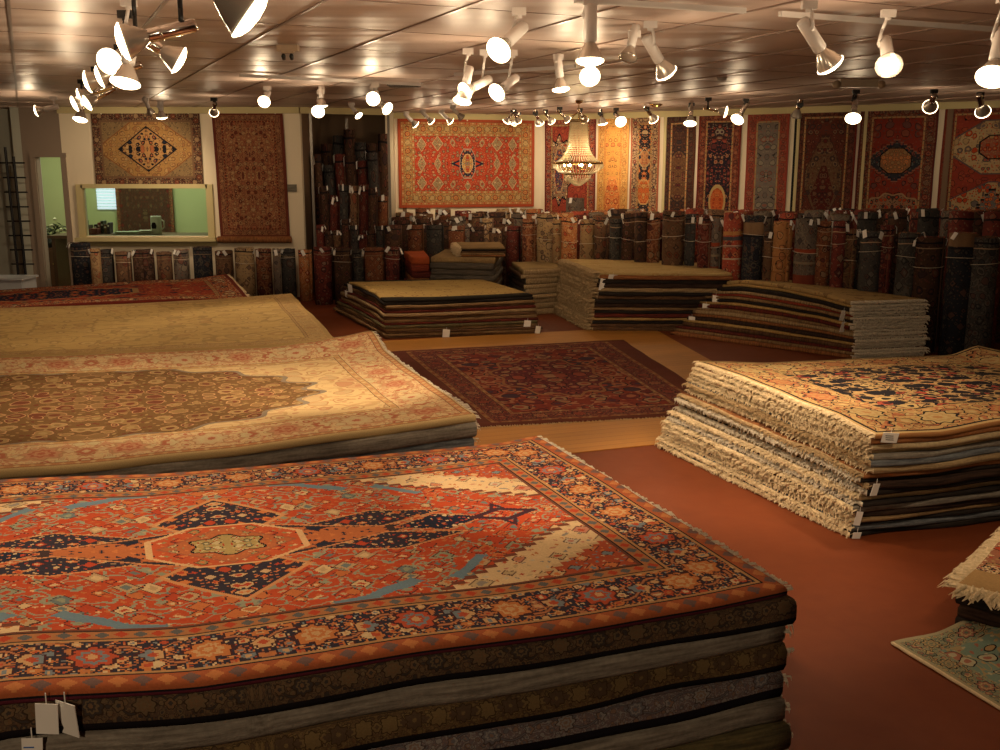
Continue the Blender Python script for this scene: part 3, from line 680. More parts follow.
pl = n.floor(y*9.0); g = n.noise(n.vec(x*1.2 + pl*3.7, y*40.0), 1.0, 4); r2 = n.noise(n.vec(pl*5.1, n.floor(x*.7 + pl*.37)), 3.0, 0)
colr = n.mix((.42,.19,.040), (.33,.135,.026), g); seam = n.fract(y*9.0) < .035
M_WOOD = n.fin(n.mulc(n.mix(colr, (.12,.05,.015), seam), r2*.5+.75), .5, g, .05, 0, .2)

def poly(name, pts, mat, z0, z1):
    m = MB(); n_ = len(pts); b = [(p[0], p[1], z0) for p in pts]; t = [(p[0], p[1], z1) for p in pts]
    m.quad(t); m.quad(list(reversed(b)))
    for i in range(n_): j = (i+1) % n_; m.quad([b[i], b[j], t[j], t[i]])
    return m.build(name, mat)
structure(poly('floor', [(-11, -4.5), (11, -4.5), (11, 22), (-11, 22)], M_FLOOR, -.1, 0))
structure(poly('ceiling', [(-11, -4.5), (11, -4.5), (11, 22), (-11, 22)], M_CEIL, CEIL, CEIL+.1))
# inlaid wooden floor around the spread rug
wa, wb, wc, wd = PZ(578, 453, 0), PZ(790, 432, 0), PZ(635, 326, 0), PZ(330, 340, 0)
wn = (wa-wd).normalized()
wd = PZ(350, 343, 0); wA = PZ(430, 468, 0)
wq = [wA, PZ(830, 427, 0), PZ(650, 327, 0), wd]
ang = math.atan2((wq[1]-wq[0]).y, (wq[1]-wq[0]).x)
o = poly('floor_wood', [(p.x, p.y) for p in wq], M_WOOD, .0005, .006)
o.data.transform(Matrix.Rotation(-ang, 4, 'Z')); o.rotation_euler = (0, 0, ang); structure(o)
# grid of the suspended ceiling
m = MB(); CA, SA = ca, sa
def tg(u, v): return Vector((u*CA - v*SA, u*SA + v*CA, 0))
for i in range(-14, 20):
    p, q = tg(i*TU, -6), tg(i*TU, 24); m.box(((p+q)/2)+Vector((0, 0, CEIL-.004)), (.022, 30, .010), Matrix.Rotation(math.radians(25), 3, 'Z'))
for j in range(-4, 20):
    p, q = tg(-12, j*TV), tg(16, j*TV); m.box(((p+q)/2)+Vector((0, 0, CEIL-.001)), (28, .012, .004), Matrix.Rotation(math.radians(25), 3, 'Z'))
structure(m.build('ceiling_grid', plain('ceiling_grid_metal', (.26,.18,.14), .3, .4, .5, .05)))

def wall(name, a, b, mat, th=.14, holes=(), z1=CEIL, z0=0):
    """wall on the ground line a-b, its room face on that line; holes in (s0, s1, z0, z1) metres along it"""
    a, b = Vector(a[:2]), Vector(b[:2]); L = (b-a).length; d = (b-a)/L; nrm_ = Vector((-d.y, d.x))
    m = MB(); R = Matrix.Rotation(math.atan2(d.y, d.x), 3, 'Z')
    def blk(s0, s1, za, zb):
        if s1-s0 < .001 or zb-za < .001: return
        c = a + d*((s0+s1)/2) + nrm_*(th/2); m.box((c.x, c.y, (za+zb)/2), (s1-s0, th, zb-za), R)
    s = 0
    for h in sorted(holes):
        blk(s, h[0], z0, z1); blk(h[0], h[1], z0, h[2]); blk(h[0], h[1], h[3], z1); s = h[1]
    blk(s, L, z0, z1)
    return structure(m.build(name, mat))
YL = 16.8
WL0, WLt, WL1 = (-10.9, YL), (PW(66, 200, (-9, YL), (-3, YL)).x, YL), (PW(303, 200, (-9, YL), (-3, YL)).x, YL)
lp = lambda px, py: PW(px, py, (-9, YL), (-3, YL))
d0, d1 = lp(36, 157), lp(61, 157)
wall('wall_left', WLt, WL1, M_WALL, holes=[(lp(82, 190).x-WLt[0], lp(208, 190).x-WLt[0], lp(82, 236).z, lp(82, 188).z)])
xr = lp(22, 150).x
wall('wall_entry', (xr, YL), WLt, M_TAUPE, holes=[(d0.x-xr, d1.x-xr, 0, d0.z)])
wall('wall_hall', (-10.9, YL+.5), (xr, YL+.5), M_GREY)
wall('wall_hall_return', (xr, YL), (xr, YL+.5), M_GREY)
M0, M1, R1 = (-1.98, 18.4), (.78, 19.2), (8.2, 14.74)
wall('wall_middle', M0, M1, M_WALL); wall('wall_right', M1, R1, M_WALL)
wall('wall_storage', (WL1[0]-.1, 18.75), (M0[0]+.1, 18.75), M_DARK)
wall('wall_storage_left', (WL1[0], YL+.14), (WL1[0], 18.7), M_DARK); wall('wall_storage_right', (M0[0]+.14, 18.7), (M0[0]+.14, 18.46), M_DARK)
cp_ = PT(393, 200, 17.2)
o = poly('column', [(-2.03, 18.2), (-1.89, 18.2), (-1.89, 18.45), (-2.03, 18.45)], M_WALL, 0, CEIL); structure(o)
wall('wall_right_side', (8.2, 14.74), (8.2, -4.4), M_BRWALL); wall('wall_rear', (8.2, -4.4), (-10.9, -4.4), M_BRWALL); wall('wall_left_side', (-10.9, -4.4), (-10.9, YL+.5), M_BRWALL)
# office behind the window
wall('wall_office_back', (-10.9, 20.2), (WL1[0]+.1, 20.2), M_GREEN); wall('wall_office_right', (WL1[0]-.3, 20.2), (WL1[0]-.3, YL+.14), M_GREEN)
# window frame, sill and glass
w0, w1 = lp(82, 190), lp(208, 190); wz0, wz1 = lp(82, 236).z, lp(82, 188).z
m = MB(); cxw = (w0.x+w1.x)/2; ww = w1.x-w0.x
for xx in (w0.x-.03, w1.x+.03): m.box((xx, YL-.02, (wz0+wz1)/2), (.11, .07, wz1-wz0+.12))
m.box((cxw, YL-.02, wz1+.03), (ww, .07, .07)); 
structure(m.build('window_1', M_TRIM))
m = MB(); m.box((cxw, YL-.06, wz0-.05), (ww+.24, .22, .06)); m.box((cxw, YL-.01, wz0-.12), (ww+.2, .05, .09)); structure(m.build('trim_1', M_TRIM))
n = Mat('window_glass'); gl = n.bs; gl.inputs['Base Color'].default_value = (.9, 1, .92, 1); gl.inputs['Roughness'].default_value = .02
gl.inputs['Transmission Weight'].default_value = 1; gl.inputs['IOR'].default_value = 1.45
M_GLASS = n.mat
m = MB(); m.box((cxw, YL+.07, (wz0+wz1)/2), (ww, .008, wz1-wz0)); structure(m.build('window_2', M_GLASS))
# door trim
m = MB()
for xx in (d0.x-.05, d1.x+.04): m.box((xx, YL-.01, d0.z/2), (.08, .05, d0.z))
m.box(((d0.x+d1.x)/2, YL-.01, d0.z+.03), (d1.x-d0.x+.18, .05, .07)); structure(m.build('trim_2', M_TAUPE))
# cream strip at the top of the walls
def crown(name, a, b):
    a, b = Vector(a), Vector(b); d = (b-a); L = d.length; d /= L; c = (a+b)/2 + Vector((d.y, -d.x))*.03
    m = MB(); m.box((c.x, c.y, CEIL-.05), (L, .06, .10), Matrix.Rotation(math.atan2(d.y, d.x), 3, 'Z')); structure(m.build(name, M_TRIM))
crown('trim_3', WLt, WL1); crown('trim_4', M0, M1); crown('trim_5', M1, R1); crown('trim_6', WL1, (M0[0], 17.3))

# ---- office contents
YB = 20.2
def at(px, py, Y):
    r = ray(px, py); t = Y/r.y; return Vector((0, 0, EYE)) + r*t
M_BLUE = glow('glowing_blind', (.62,.72,.85), .9)  # daylight on the slats is put into the material as emission
p0, p1 = at(97, 190, YB), at(128, 208, YB)
m = MB()
for k in range(9): m.box(((p0.x+p1.x)/2, YB-.04, lerp(p1.z, p0.z+.1, k/8)), (p1.x-p0.x, .012, .045), Matrix.Rotation(.35, 3, 'X'))
tg_ = m.build('window_blind', M_BLUE); tag(tg_, 'pale blue blind glowing as if daylit on the far wall of the office', 'blind')
p0, p1 = at(111, 186, 19.9), at(172, 238, 19.9)
M_OR = rugmat('office_dark_rug', .9, .9, (.075,.035,.022), [(.16,.03,.02), (.13,.08,.04), MAR, BRN], [(.08, 'main', (.04,.02,.015), [TAN, RED, BRN], .15), (.03, 'guard', BRN, [TAN, RED], .06)], (), 6, 3, .3, 'MANHATTAN', None, 0)
def panel(name, x0, x1, z0, z1, Y, mat, hu, hv, th=.02, wav=.0, nx=16, nzv=16):
    m = MB(); P = lambda i, j: (lerp(x0, x1, i/nx), Y - wav*nz(i/nx*3, j/nzv*2, x0), lerp(z0, z1, j/nzv))
    for i in range(nx):
        for j in range(nzv):
            m.quad([P(i, j), P(i+1, j), P(i+1, j+1), P(i, j+1)], [((2*a/nx-1)*hu, (2*b/nzv-1)*hv) for a, b in ((i, j), (i+1, j), (i+1, j+1), (i, j+1))])
    m.box(((x0+x1)/2, Y+th/2+.004+wav*.6, (z0+z1)/2), ((x1-x0)*.998, th, (z1-z0)*.998))
    return m.build(name, mat)
o = panel('wall_rug', p0.x, p1.x, p1.z-.4, p0.z+.25, 20.1, M_OR, .9, .9); tag(o, 'dark brown rug hung on the green office wall', 'rug')
# desk inside the office
dz = lp(82, 236).z - .02
t = empty('office_desk', (-6.6, 17.5, 0), 'long dark wooden desk behind the office window', 'desk')
M_DESK = plain('dark_desk_wood', (.10,.055,.03), .4)
m = MB(); m.box((-6.05, 17.75, dz-.03), (3.5, .9, .05)); m.build('desk_top', M_DESK, t)
for xx in (-7.7, -4.5):
    m = MB(); m.box((xx, 17.75, (dz-.06)/2), (.06, .8, dz-.06)); m.build('side_panel', M_DESK, t)
p = at(157, 236, 17.6); q0 = at(157, 216, 17.6)
m = MB(); hh = q0.z-dz; m.lathe([(.0, 0), (.085, 0), (.09, .02), (.09, hh-.02), (.085, hh), (.07, hh), (.07, hh-.05), (0, hh-.05)], 24, Matrix.Translation((p.x, 17.6, dz)))
o = m.build('pitcher', plain('white_ceramic', (.75,.75,.66), .3), None, True, (p.x, 17.6, dz)); tag(o, 'white cylindrical pitcher with a dark emblem on the office desk', 'pitcher')
m = MB(); m.lathe([(0, 0), (.035, .0), (.045, .05), (.03, .10), (0, .11)], 14, Matrix.Translation((p.x-.01, 17.508, dz+.10)) @ Matrix.Scale(.12, 4, (0, 1, 0))); m.build('emblem', EM['black'], o)
m = MB(); m.path([(p.x+.085, 17.6, dz+hh-.06), (p.x+.14, 17.6, dz+hh-.09), (p.x+.14, 17.6, dz+.12), (p.x+.085, 17.6, dz+.08)], .012); m.build('handle', plain('white_ceramic_handle', (.75,.75,.66), .3), o)
for k, (xa, w, h, c, nm, lb) in enumerate([(87, .10, .16, (.03,.03,.025), 'desk_organiser', 'small black organiser at the far end of the office desk'), (93, .16, .10, (.16,.04,.03), 'red_box', 'small red box beside the black organiser'),
        (130, .55, .05, (.42,.5,.36), 'paper_stack', 'wide low stack of papers on the office desk'), (146, .30, .07, (.5,.5,.4), 'paper_pad', 'thick pad of paper beside the white pitcher')]):
    p = at(xa, 236, 17.6); m = MB(); R0 = Matrix.Rotation(.1*k, 3, 'Z')
    for q in range(4): m.box((p.x+.01*q, 17.62, dz+h*(q+.5)/4), (w*(1-.03*q), .2, h/4*.94), R0)
    if k == 0:
        for q in range(5): m.tube((p.x-.04+.02*q, 17.6, dz+h), (p.x-.05+.025*q, 17.6, dz+h+.08), .005)
    tag(m.build(nm, plain(nm+'_colour', c, .6)), lb, 'box' if 'box' in nm or 'org' in nm else 'papers')
o = MB(); 
for q in range(6): pass
# books on desk
for k in range(5):
    p = at(97+3.2*k, 236, 17.8); h = .16+.03*(k % 3); m = MB()
    m.box((p.x, 17.85, dz+h/2), (.045, .16, h), Matrix.Rotation(.02*k, 3, 'Y')); m.box((p.x, 17.768, dz+h*.7), (.03, .004, .03), None, 1)
    tag(m.build('book', [plain('book_cover_%s' % 'abcde'[k], [(.03,.02,.02), (.2,.03,.02), (.03,.04,.03), (.12,.06,.03), (.04,.03,.05)][k], .5), PAPER]), f'dark book on the office desk, {ORD1[k]} from the red box', 'book', 'books on the office desk')
# cabinet and plant seen through the doorway
p0, p1 = at(41, 248, 18.2), at(70, 248, 18.2)
t = empty('cabinet', ((p0.x+p1.x)/2, 18.2, 0), 'brown wooden cabinet seen through the green doorway', 'cabinet')
hz = p0.z; m = MB(); m.box(((p0.x+p1.x)/2, 18.4, hz/2), (p1.x-p0.x+.3, .4, hz)); m.build('body', plain('reddish_wood', (.16,.07,.035), .5), t)
for sgn in (-1, 1):
    m = MB(); m.box(((p0.x+p1.x)/2+sgn*(p1.x-p0.x+.3)/4, 18.19, hz/2), ((p1.x-p0.x+.3)/2-.03, .02, hz-.08)); dd = m.build('door', plain('reddish_wood_door', (.18,.08,.04), .5), t)
    m = MB(); m.lathe([(0, 0), (.012, 0), (.015, .02), (0, .03)], 10, Matrix.Translation(((p0.x+p1.x)/2+sgn*.05, 18.18, hz*.6)) @ Matrix.Rotation(pi/2, 4, 'X')); m.build('knob', plain('brass_knob', (.5,.35,.12), .3, 1), dd)
p = at(50, 248, 18.35)
t = empty('potted_plant', (p.x, 18.35, hz), 'dark leafy plant with pale flowers on the cabinet in the doorway', 'plant')
m = MB(); m.lathe([(0, 0), (.10, 0), (.14, .16), (.12, .16), (0, .14)], 16, Matrix.Translation((p.x, 18.35, hz+.001))); m.build('pot', plain('black_pot', (.02,.02,.018), .5), t, True)
m = MB(); m2 = MB()
for k in range(70):
    a = rnd.uniform(0, 2*pi); rr = rnd.uniform(.05, .3); zc = hz+.14+rnd.uniform(0, .28); c = Vector((p.x+rr*cos(a), 18.35+rr*.6*sin(a), zc)); R0 = Matrix.Rotation(a, 3, 'Z') @ Matrix.Rotation(rnd.uniform(-.8, .8), 3, 'Y')
    w = [R0 @ Vector(v) for v in ((-.07, 0, 0), (0, -.028, .012), (.08, 0, -.01), (0, .028, .012))]; m.quad([c+v for v in w]); m.quad([c+v-Vector((0, 0, .003)) for v in reversed(w)])
    if k % 5 == 0: m2.lathe([(0, -.03), (.03, -.01), (.035, .01), (0, .03)], 8, Matrix.Translation(c+Vector((0, 0, .1))))
for k in range(8): m.tube((p.x, 18.35, hz+.13), (p.x+.2*cos(k), 18.35+.1*sin(k), hz+.4), .006)
m.build('foliage', plain('dark_leaf', (.03,.05,.02), .5), t); m2.build('flowers', plain('pale_petals', (.6,.6,.4), .7), t)
# wire grid stand and white plinth in the hall
p0, p1 = at(4, 146, 16.5), at(24, 268, 16.5)
m = MB(); xa, xb, zt_, zb_ = at(5, 147, 16.5).x, at(20, 147, 16.5).x, at(5, 147, 16.5).z, .0
for k, xx in enumerate((xa, xb-.12)): m.tube((xx+.02, 16.5, zb_), (xx, 16.5, zt_-(.15 if k else 0)), .022, 8)
for k in range(9):
    zz = lerp(.35, zt_-.25, k/8); m.tube((xa-.08 if k < 8 else xa-.25, 16.5, zz), (xb+.05, 16.5, zz), .014, 6)
tag(m.build('wire_grid_stand', plain('black_wire', (.012,.012,.014), .5, .5)), 'black wire grid display stand in the hall by the doorway', 'stand')
p = at(12, 272, 15.6)
m = MB(); m.box((p.x-.3, 15.6, .22), (1.1, .5, .44)); m.box((p.x-.3, 15.6, .455), (1.16, .56, .03))
tag(m.build('plinth', plain('pale_grey_laminate', (.42,.44,.46), .3)), 'pale grey low plinth at the edge of the hall', 'plinth')

# ------------------------------------------------------------------ hanging rugs
def hang(name, px, top, bot, wa_, wb_, mat_spec, label, off=.035, wav=.012, tilt=(0, 0), nx=20, nzv=28, group='rugs hanging on the showroom wall', rolled=False, z_bot=None, skew=0):
    """px = (x0, x1) in the photo at the top edge"""
    wa_, wb_ = Vector(wa_), Vector(wb_); d = (wb_-wa_).normalized(); nr = Vector((d.y, -d.x))
    a = PW(px[0], top, wa_, wb_); b = PW(px[1], top, wa_, wb_)
    zt_ = a.z - .0; zb_ = PW(px[0], bot, wa_, wb_).z if z_bot is None else z_bot
    W, H = (b-a).xy.length, zt_-zb_; mat = mat_spec(W/2, H/2)
    m = MB(); org = (a+b)/2
    def P(i, j, back=0):
        s, t = i/nx, j/nzv; g = a.xy*(1-s)+b.xy*s
        w = wav*(nz(s*W*2.5, t*.8, px[0])+.5*nz(s*W*6, t*2, px[0])) + nz(t*H*1.5, px[0])*wav*abs(2*s-1)**4*1.0
        g = g + nr*(off + w - back*.010) + d*(nz(t*H*1.3, px[0]*1.7)*.012*abs(2*s-1)) + d*skew*(1-t)
        zz = lerp(zb_ + tilt[0]*(1-s) + tilt[1]*s, zt_ + .010*nz(s*W*3, 3.3, px[0]), t)
        return (g.x, g.y, zz)
    for i in range(nx):
        for j in range(nzv):
            q = ((i, j), (i+1, j), (i+1, j+1), (i, j+1))
            m.quad([P(*k) for k in q], [((2*k[0]/nx-1)*W/2, (2*k[1]/nzv-1)*H/2) for k in q])
            m.quad([P(*k, 1) for k in reversed(q)], [((2*k[0]/nx-1)*W/2, (2*k[1]/nzv-1)*H/2) for k in reversed(q)])
    for j in range(nzv):
        for i in (0, nx): m.quad([P(i, j), P(i, j+1), P(i, j+1, 1), P(i, j, 1)], [(W/2, 0)]*4)
    for i in range(nx):
        for j in (0, nzv): m.quad([P(i, j), P(i+1, j), P(i+1, j, 1), P(i, j, 1)], [(0, H/2)]*4)
    o = m.build('hanging_rug', mat, None, True, (org.x, org.y, zb_)); tag(o, label, 'rug', group)
    if rolled:
        m = MB(); e0, e1_ = Vector(P(0, 0)), Vector(P(nx, 0)); r = .055
        m.tube(e0+Vector((0, -.05, -.02))-Vector((d.x, d.y, 0))*.03, e1_+Vector((0, -.05, -.02))+Vector((d.x, d.y, 0))*.03, r, 16); m.build('rolled_end', EM['rust'], o, True)
    for s in (.1, .5, .9):
        m = MB(); c = Vector(P(int(s*nx), nzv)); m.lathe([(0, 0), (.014, 0), (.014, .012), (0, .016)], 8, Matrix.Translation(c+Vector((-nr.x*.0, -nr.y*.0, -.02))) @ Matrix.Rotation(pi/2, 4, 'X')); m.build('hanger_pin', plain_pin, o)
    return o
plain_pin = plain('metal_pin', (.6,.55,.4), .35, .8)
A_, B_ = (-9, YL), (-3, YL)
hang('a', (91, 200), 112, 186, A_, B_, lambda w, h: rugmat('brown_diamond_wall_rug', w, h, (.21,.14,.07), [(.16,.1,.05), (.27,.18,.09)], [
    (.13, 'main', (.045,.02,.018), [(.26,.15,.08), (.20,.06,.03), (.3,.22,.12), (.1,.04,.03)], .30), (.03, 'plain', (.16,.09,.05), None, 1)],
    [(diamond(w*.98, h*1.05), (.31,.17,.06), (.2,.08,.03), [(.27,.13,.05), (.36,.22,.09)], 12, .03), (diamond(w*.55, h*.62), (.33,.18,.07), DK, [NAV, (.40,.24,.10), DK, (.3,.1,.04), DK], 11, .07)], 16, 3.0, .22, 'EUCLIDEAN', (.24,.15,.07), 0),
    'brown rug with a large diamond, hung above the office window', rolled=False, wav=.02)
hang('b', (212, 283), 112, 238, A_, B_, lambda w, h: rugmat('brick_red_runner_rug', w, h, (.22,.08,.04), [(.30,.15,.07), (.12,.03,.02), (.28,.10,.05), (.33,.2,.1)], [
    (.05, 'plain', (.12,.03,.02), None, 1), (.09, 'main', (.20,.085,.04), [(.30,.15,.07), (.13,.03,.02), (.26,.12,.06)], .16), (.025, 'guard', (.13,.03,.02), [ORG, TAN], .05)],
    (), 14, 4.0, .33, 'EUCLIDEAN', (.32,.18,.08), 0), 'tall brick red rug with a curled bottom, hung beside the office window', rolled=True, skew=.03)
SQ = lambda cx_, cy_, a, b: (shifted(diamond(a, b), cx_, cy_), (.26,.20,.11), (.5,.34,.18), [(.35,.25,.13), (.5,.35,.2), (.3,.06,.03)], 20, .12)
hang('c', (397, 534), 118.5, 208, M0, M1, lambda w, h: rugmat('bright_red_wall_rug', w, h, (.40,.05,.022), [(.34,.18,.10), (.42,.27,.14), (.22,.16,.09), (.42,.1,.05)], [
    (.05, 'plain', (.36,.07,.03), None, 1), (.05, 'guard', (.40,.18,.07), [RED, (.5,.33,.16)], .07), (.15, 'main', (.36,.17,.055), [(.50,.34,.15), (.38,.08,.03), (.30,.2,.09), (.5,.3,.1)], .15), (.05, 'guard', (.36,.2,.08), [RED, (.5,.36,.18)], .06)],
    [SQ(.56, .36, .11, .14), SQ(.86, .34, .09, .13), SQ(.56, .0, .07, .13), SQ(.86, .0, .08, .15), SQ(.0, .40, .06, .10), SQ(.28, .38, .05, .08),
     (diamond(.32, .13), (.40,.05,.02), NAV, None, None, .25), (octo(.15, .27, 1.5), NAV, (.35,.25,.2), [(.3,.25,.18), RED], 14, .07), (octo(.10, .17, 1.4), (.50,.27,.07), (.55,.4,.2), [(.5,.35,.15), RED, (.2,.2,.15)], 18, .08)],
    11, 4.0, .28, 'EUCLIDEAN', None, 0), 'large bright red rug hung sideways on the middle wall', wav=.02, z_bot=PW(397, 208, M0, M1).z, tilt=(0, .0))
RW = (M1, R1)
def rugA(name, field, pal, mainbg, mpal, shapes=lambda w, h: [], sc_=8, seed=1.0, edge=MAR, dens=.3, bw=.14, met='EUCLIDEAN', vine=None, g=(TAN, [RED, NAV])):
    return lambda w, h: rugmat(name, w, h, field, pal, [(.03, 'plain', edge, None, 1), (bw*.72, 'main', mainbg, mpal, bw*1.1), (.03, 'guard', g[0], g[1], .07)], shapes(w, h), sc_, seed, dens, met, vine, 0, signed=True)
ZB = .95
specs = [
 ((546, 597), 118, rugA('red_hooked_medallion_rug', (.30,.055,.035), [(.24,.04,.03), (.35,.08,.04)], (.20,.04,.025), [(.34,.2,.12), RED, NAV], lambda w, h: [(shifted(oval(.26, .60, 10, .1), -.22, .1), (.25,.16,.10), DK, [CRM, RED, NAV, TAN], 12, .06), (shifted(octo(.10, .42), -.22, .1), (.07,.05,.08), (.4,.26,.14), [RED, TAN], 12, .1)], 9, 2.0), 'red rug with a pale hooked medallion, hung behind the chandelier'),
 ((599, 630), 117.5, rugA('gold_wall_rug', (.55,.27,.07), [(.50,.22,.06), (.60,.33,.10), (.48,.15,.05)], (.55,.29,.08), [(.6,.35,.12), (.48,.18,.05), (.5,.25,.08)], lambda w, h: [(shifted(octo(.16,.55), .0, -.55), (.52,.17,.05), (.56,.24,.07), [(.58,.3,.1), (.45,.10,.03)], 9, .1)], 9, 3.0, (.5,.26,.08), .25, g=((.5,.22,.06), [(.6,.3,.1), (.5,.15,.05)])), 'plain gold orange rug hung beside the chandelier'),
 ((632, 661), 116, rugA('cream_bordered_tribal_rug', (.025,.02,.024), [ORG, (.4,.28,.16), (.16,.10,.06)], (.40,.27,.14), [(.14,.07,.05), (.30,.08,.04), (.5,.36,.2), NAV], lambda w, h: [(shifted(octo(.13,.22), 0, -.28), (.48,.12,.03), (.5,.3,.12), [(.5,.26,.09), (.35,.07,.03)], 12, .1), (shifted(diamond(.16,.2), 0, .3), (.35,.18,.08), (.4,.3,.16), [NAV, ORG], 14, .1)], 9, 4.0, (.32,.1,.05), bw=.15), 'cream-bordered rug with a black and orange field, between the gold and the dark rugs'),
 ((665, 697), 115.5, rugA('dark_brown_wall_rug', (.055,.026,.018), [(.12,.06,.035), (.09,.03,.02), (.035,.025,.025)], (.05,.024,.018), [(.11,.06,.035), (.09,.02,.015), (.03,.03,.03)], lambda w, h: [(oval(.2,.45), (.10,.05,.025), (.03,.02,.02), [(.15,.08,.04), (.08,.02,.02)], 12, .05)], 10, 5.0, (.08,.03,.02)), 'very dark brown rug in the gap between two white wall strips'),
 ((700, 743), 113.5, rugA('navy_rug_with_orange_oval', (.035,.02,.024), [(.28,.06,.035), (.20,.10,.06), (.24,.2,.14), (.06,.02,.03)], (.15,.03,.02), [(.30,.10,.05), (.06,.02,.02), (.2,.1,.06)], lambda w, h: [(shifted(octo(w*.7, .62), 0, -.0), (.022,.018,.026), (.12,.03,.02), [(.30,.16,.09), (.10,.03,.03), (.25,.06,.04)], 9, .04), (shifted(oval(.15, .28), 0, -.42), (.42,.10,.03), (.40,.28,.12), [ORG, RED], 14, .22)], 9, 6.0), 'dark rug with an orange oval medallion low in its field'),
 ((749, 791), 112, rugA('red_rug_with_grey_field', (.15,.12,.10), [(.2,.08,.06), (.2,.17,.13), (.12,.1,.09)], (.28,.05,.03), [(.2,.06,.04), (.3,.12,.07), (.15,.04,.03)], lambda w, h: [], 8, 7.0, (.24,.045,.03), bw=.17, g=((.28,.20,.10), [RED, TAN])), 'red rug with a narrow grey field'),
 ((798, 859), 109, rugA('dark_red_prayer_rug', (.10,.028,.02), [(.16,.09,.05), (.11,.03,.02), (.06,.035,.03)], (.08,.02,.018), [(.15,.07,.04), (.05,.02,.02), (.17,.04,.03)], lambda w, h: [(shifted(octo(w*.62, .7, 1.2), 0, -.05), (.12,.065,.035), (.06,.025,.02), [(.17,.11,.06), (.09,.02,.02), (.05,.03,.03)], 10, .04), (shifted(diamond(w*.42, .6), 0, -.3), (.08,.016,.014), (.12,.07,.04), [(.14,.07,.04), (.05,.02,.02)], 11, .05)], 10, 8.0), 'dark red prayer rug with an arch, hung beside the grey-field rug'),
 ((862, 940), 106, rugA('red_rug_with_navy_medallion', (.20,.03,.02), [(.17,.03,.02), (.2,.06,.035), (.12,.05,.04)], (.11,.035,.022), [(.22,.12,.07), (.20,.03,.02), (.06,.04,.04)], lambda w, h: [(shifted(stepd(.50,.34,.05), 0, .22), (.03,.03,.035), (.24,.10,.06), [(.09,.1,.09), (.2,.06,.04), NAV], 10, .05), (shifted(octo(.24,.20), 0, .22), (.24,.11,.05), DK, [ORG, (.28,.16,.07)], 14, .08), (shifted(oval(.45,.3, 12, .06), 0, -.58), (.24,.14,.08), (.3,.2,.1), [(.05,.03,.03), RED], 12, .07)], 7, 9.0, (.09,.02,.018), bw=.2), 'red rug with a navy stepped medallion, hung beside the dark prayer rug'),
 ((946, 1040), 104, rugA('red_rug_with_cream_medallions', (.24,.04,.025), [(.28,.06,.03), (.2,.04,.03)], (.16,.03,.022), [(.22,.06,.04), (.1,.03,.03), (.2,.1,.06)], lambda w, h: [(shifted(octo(.62,.40,1.3), .12, .42), (.40,.28,.15), (.10,.07,.07), [(.14,.1,.09), RED, (.36,.24,.12)], 9, .05), (shifted(octo(.24,.18), .12, .42), (.28,.10,.06), DK, [RED, TAN], 12, .1), (shifted(octo(.66,.34,1.1), .12, -.42), (.38,.26,.13), (.08,.06,.07), [RED, (.12,.1,.09), RED], 8, .05), (shifted(stepd(.2,.3,.05), .12, -.45), (.12,.13,.12), DK, [ORG, RED], 12, .1)], 8, 10.0, (.16,.03,.02), bw=.16), 'red rug with two cream medallions, hung last along the wall'),
]
for (px, tp, ms, lab) in specs:
    hang('r', px, tp, 250, RW[0], RW[1], ms, lab, z_bot=ZB, wav=.012)
# long white and dark battens, and a black strip filling a gap, between hanging rugs
for px, w, mt, lab in ((664, .05, M_TRIM, 'cream wall batten beside the cream-bordered rug'), (795, .05, M_TRIM, 'cream wall batten beside the dark prayer rug'), (861, .045, M_TRIM, 'cream wall batten before the navy medallion rug'),
                       (943.5, .08, M_DARK, 'dark wall batten before the cream medallion rug'), (792.5, .04, EM['black'], 'black strip filling the gap beside the grey-field rug')):
    c = PW(px, 200, RW[0], RW[1]); d = (Vector(R1)-Vector(M1)).normalized(); nr = Vector((d.y, -d.x)); m = MB()
    m.box((c.x+nr.x*.03, c.y+nr.y*.03, 1.9), (w, .05, 2.2), Matrix.Rotation(math.atan2(d.y, d.x), 3, 'Z')); tag(m.build('wall_batten', mt), lab, 'batten')
# wall vent
c = lp(292, 188); m = MB(); m.box((c.x, YL-.015, c.z), (.16, .03, .12))
for k in range(4): m.box((c.x, YL-.035, c.z-.04+.027*k), (.14, .012, .012), Matrix.Rotation(.5, 3, 'X'))
tag(m.build('wall_vent', plain('grey_vent_metal', (.22,.20,.16), .5, .4)), 'small grey louvred vent on the wall beside the tall red rug', 'vent')
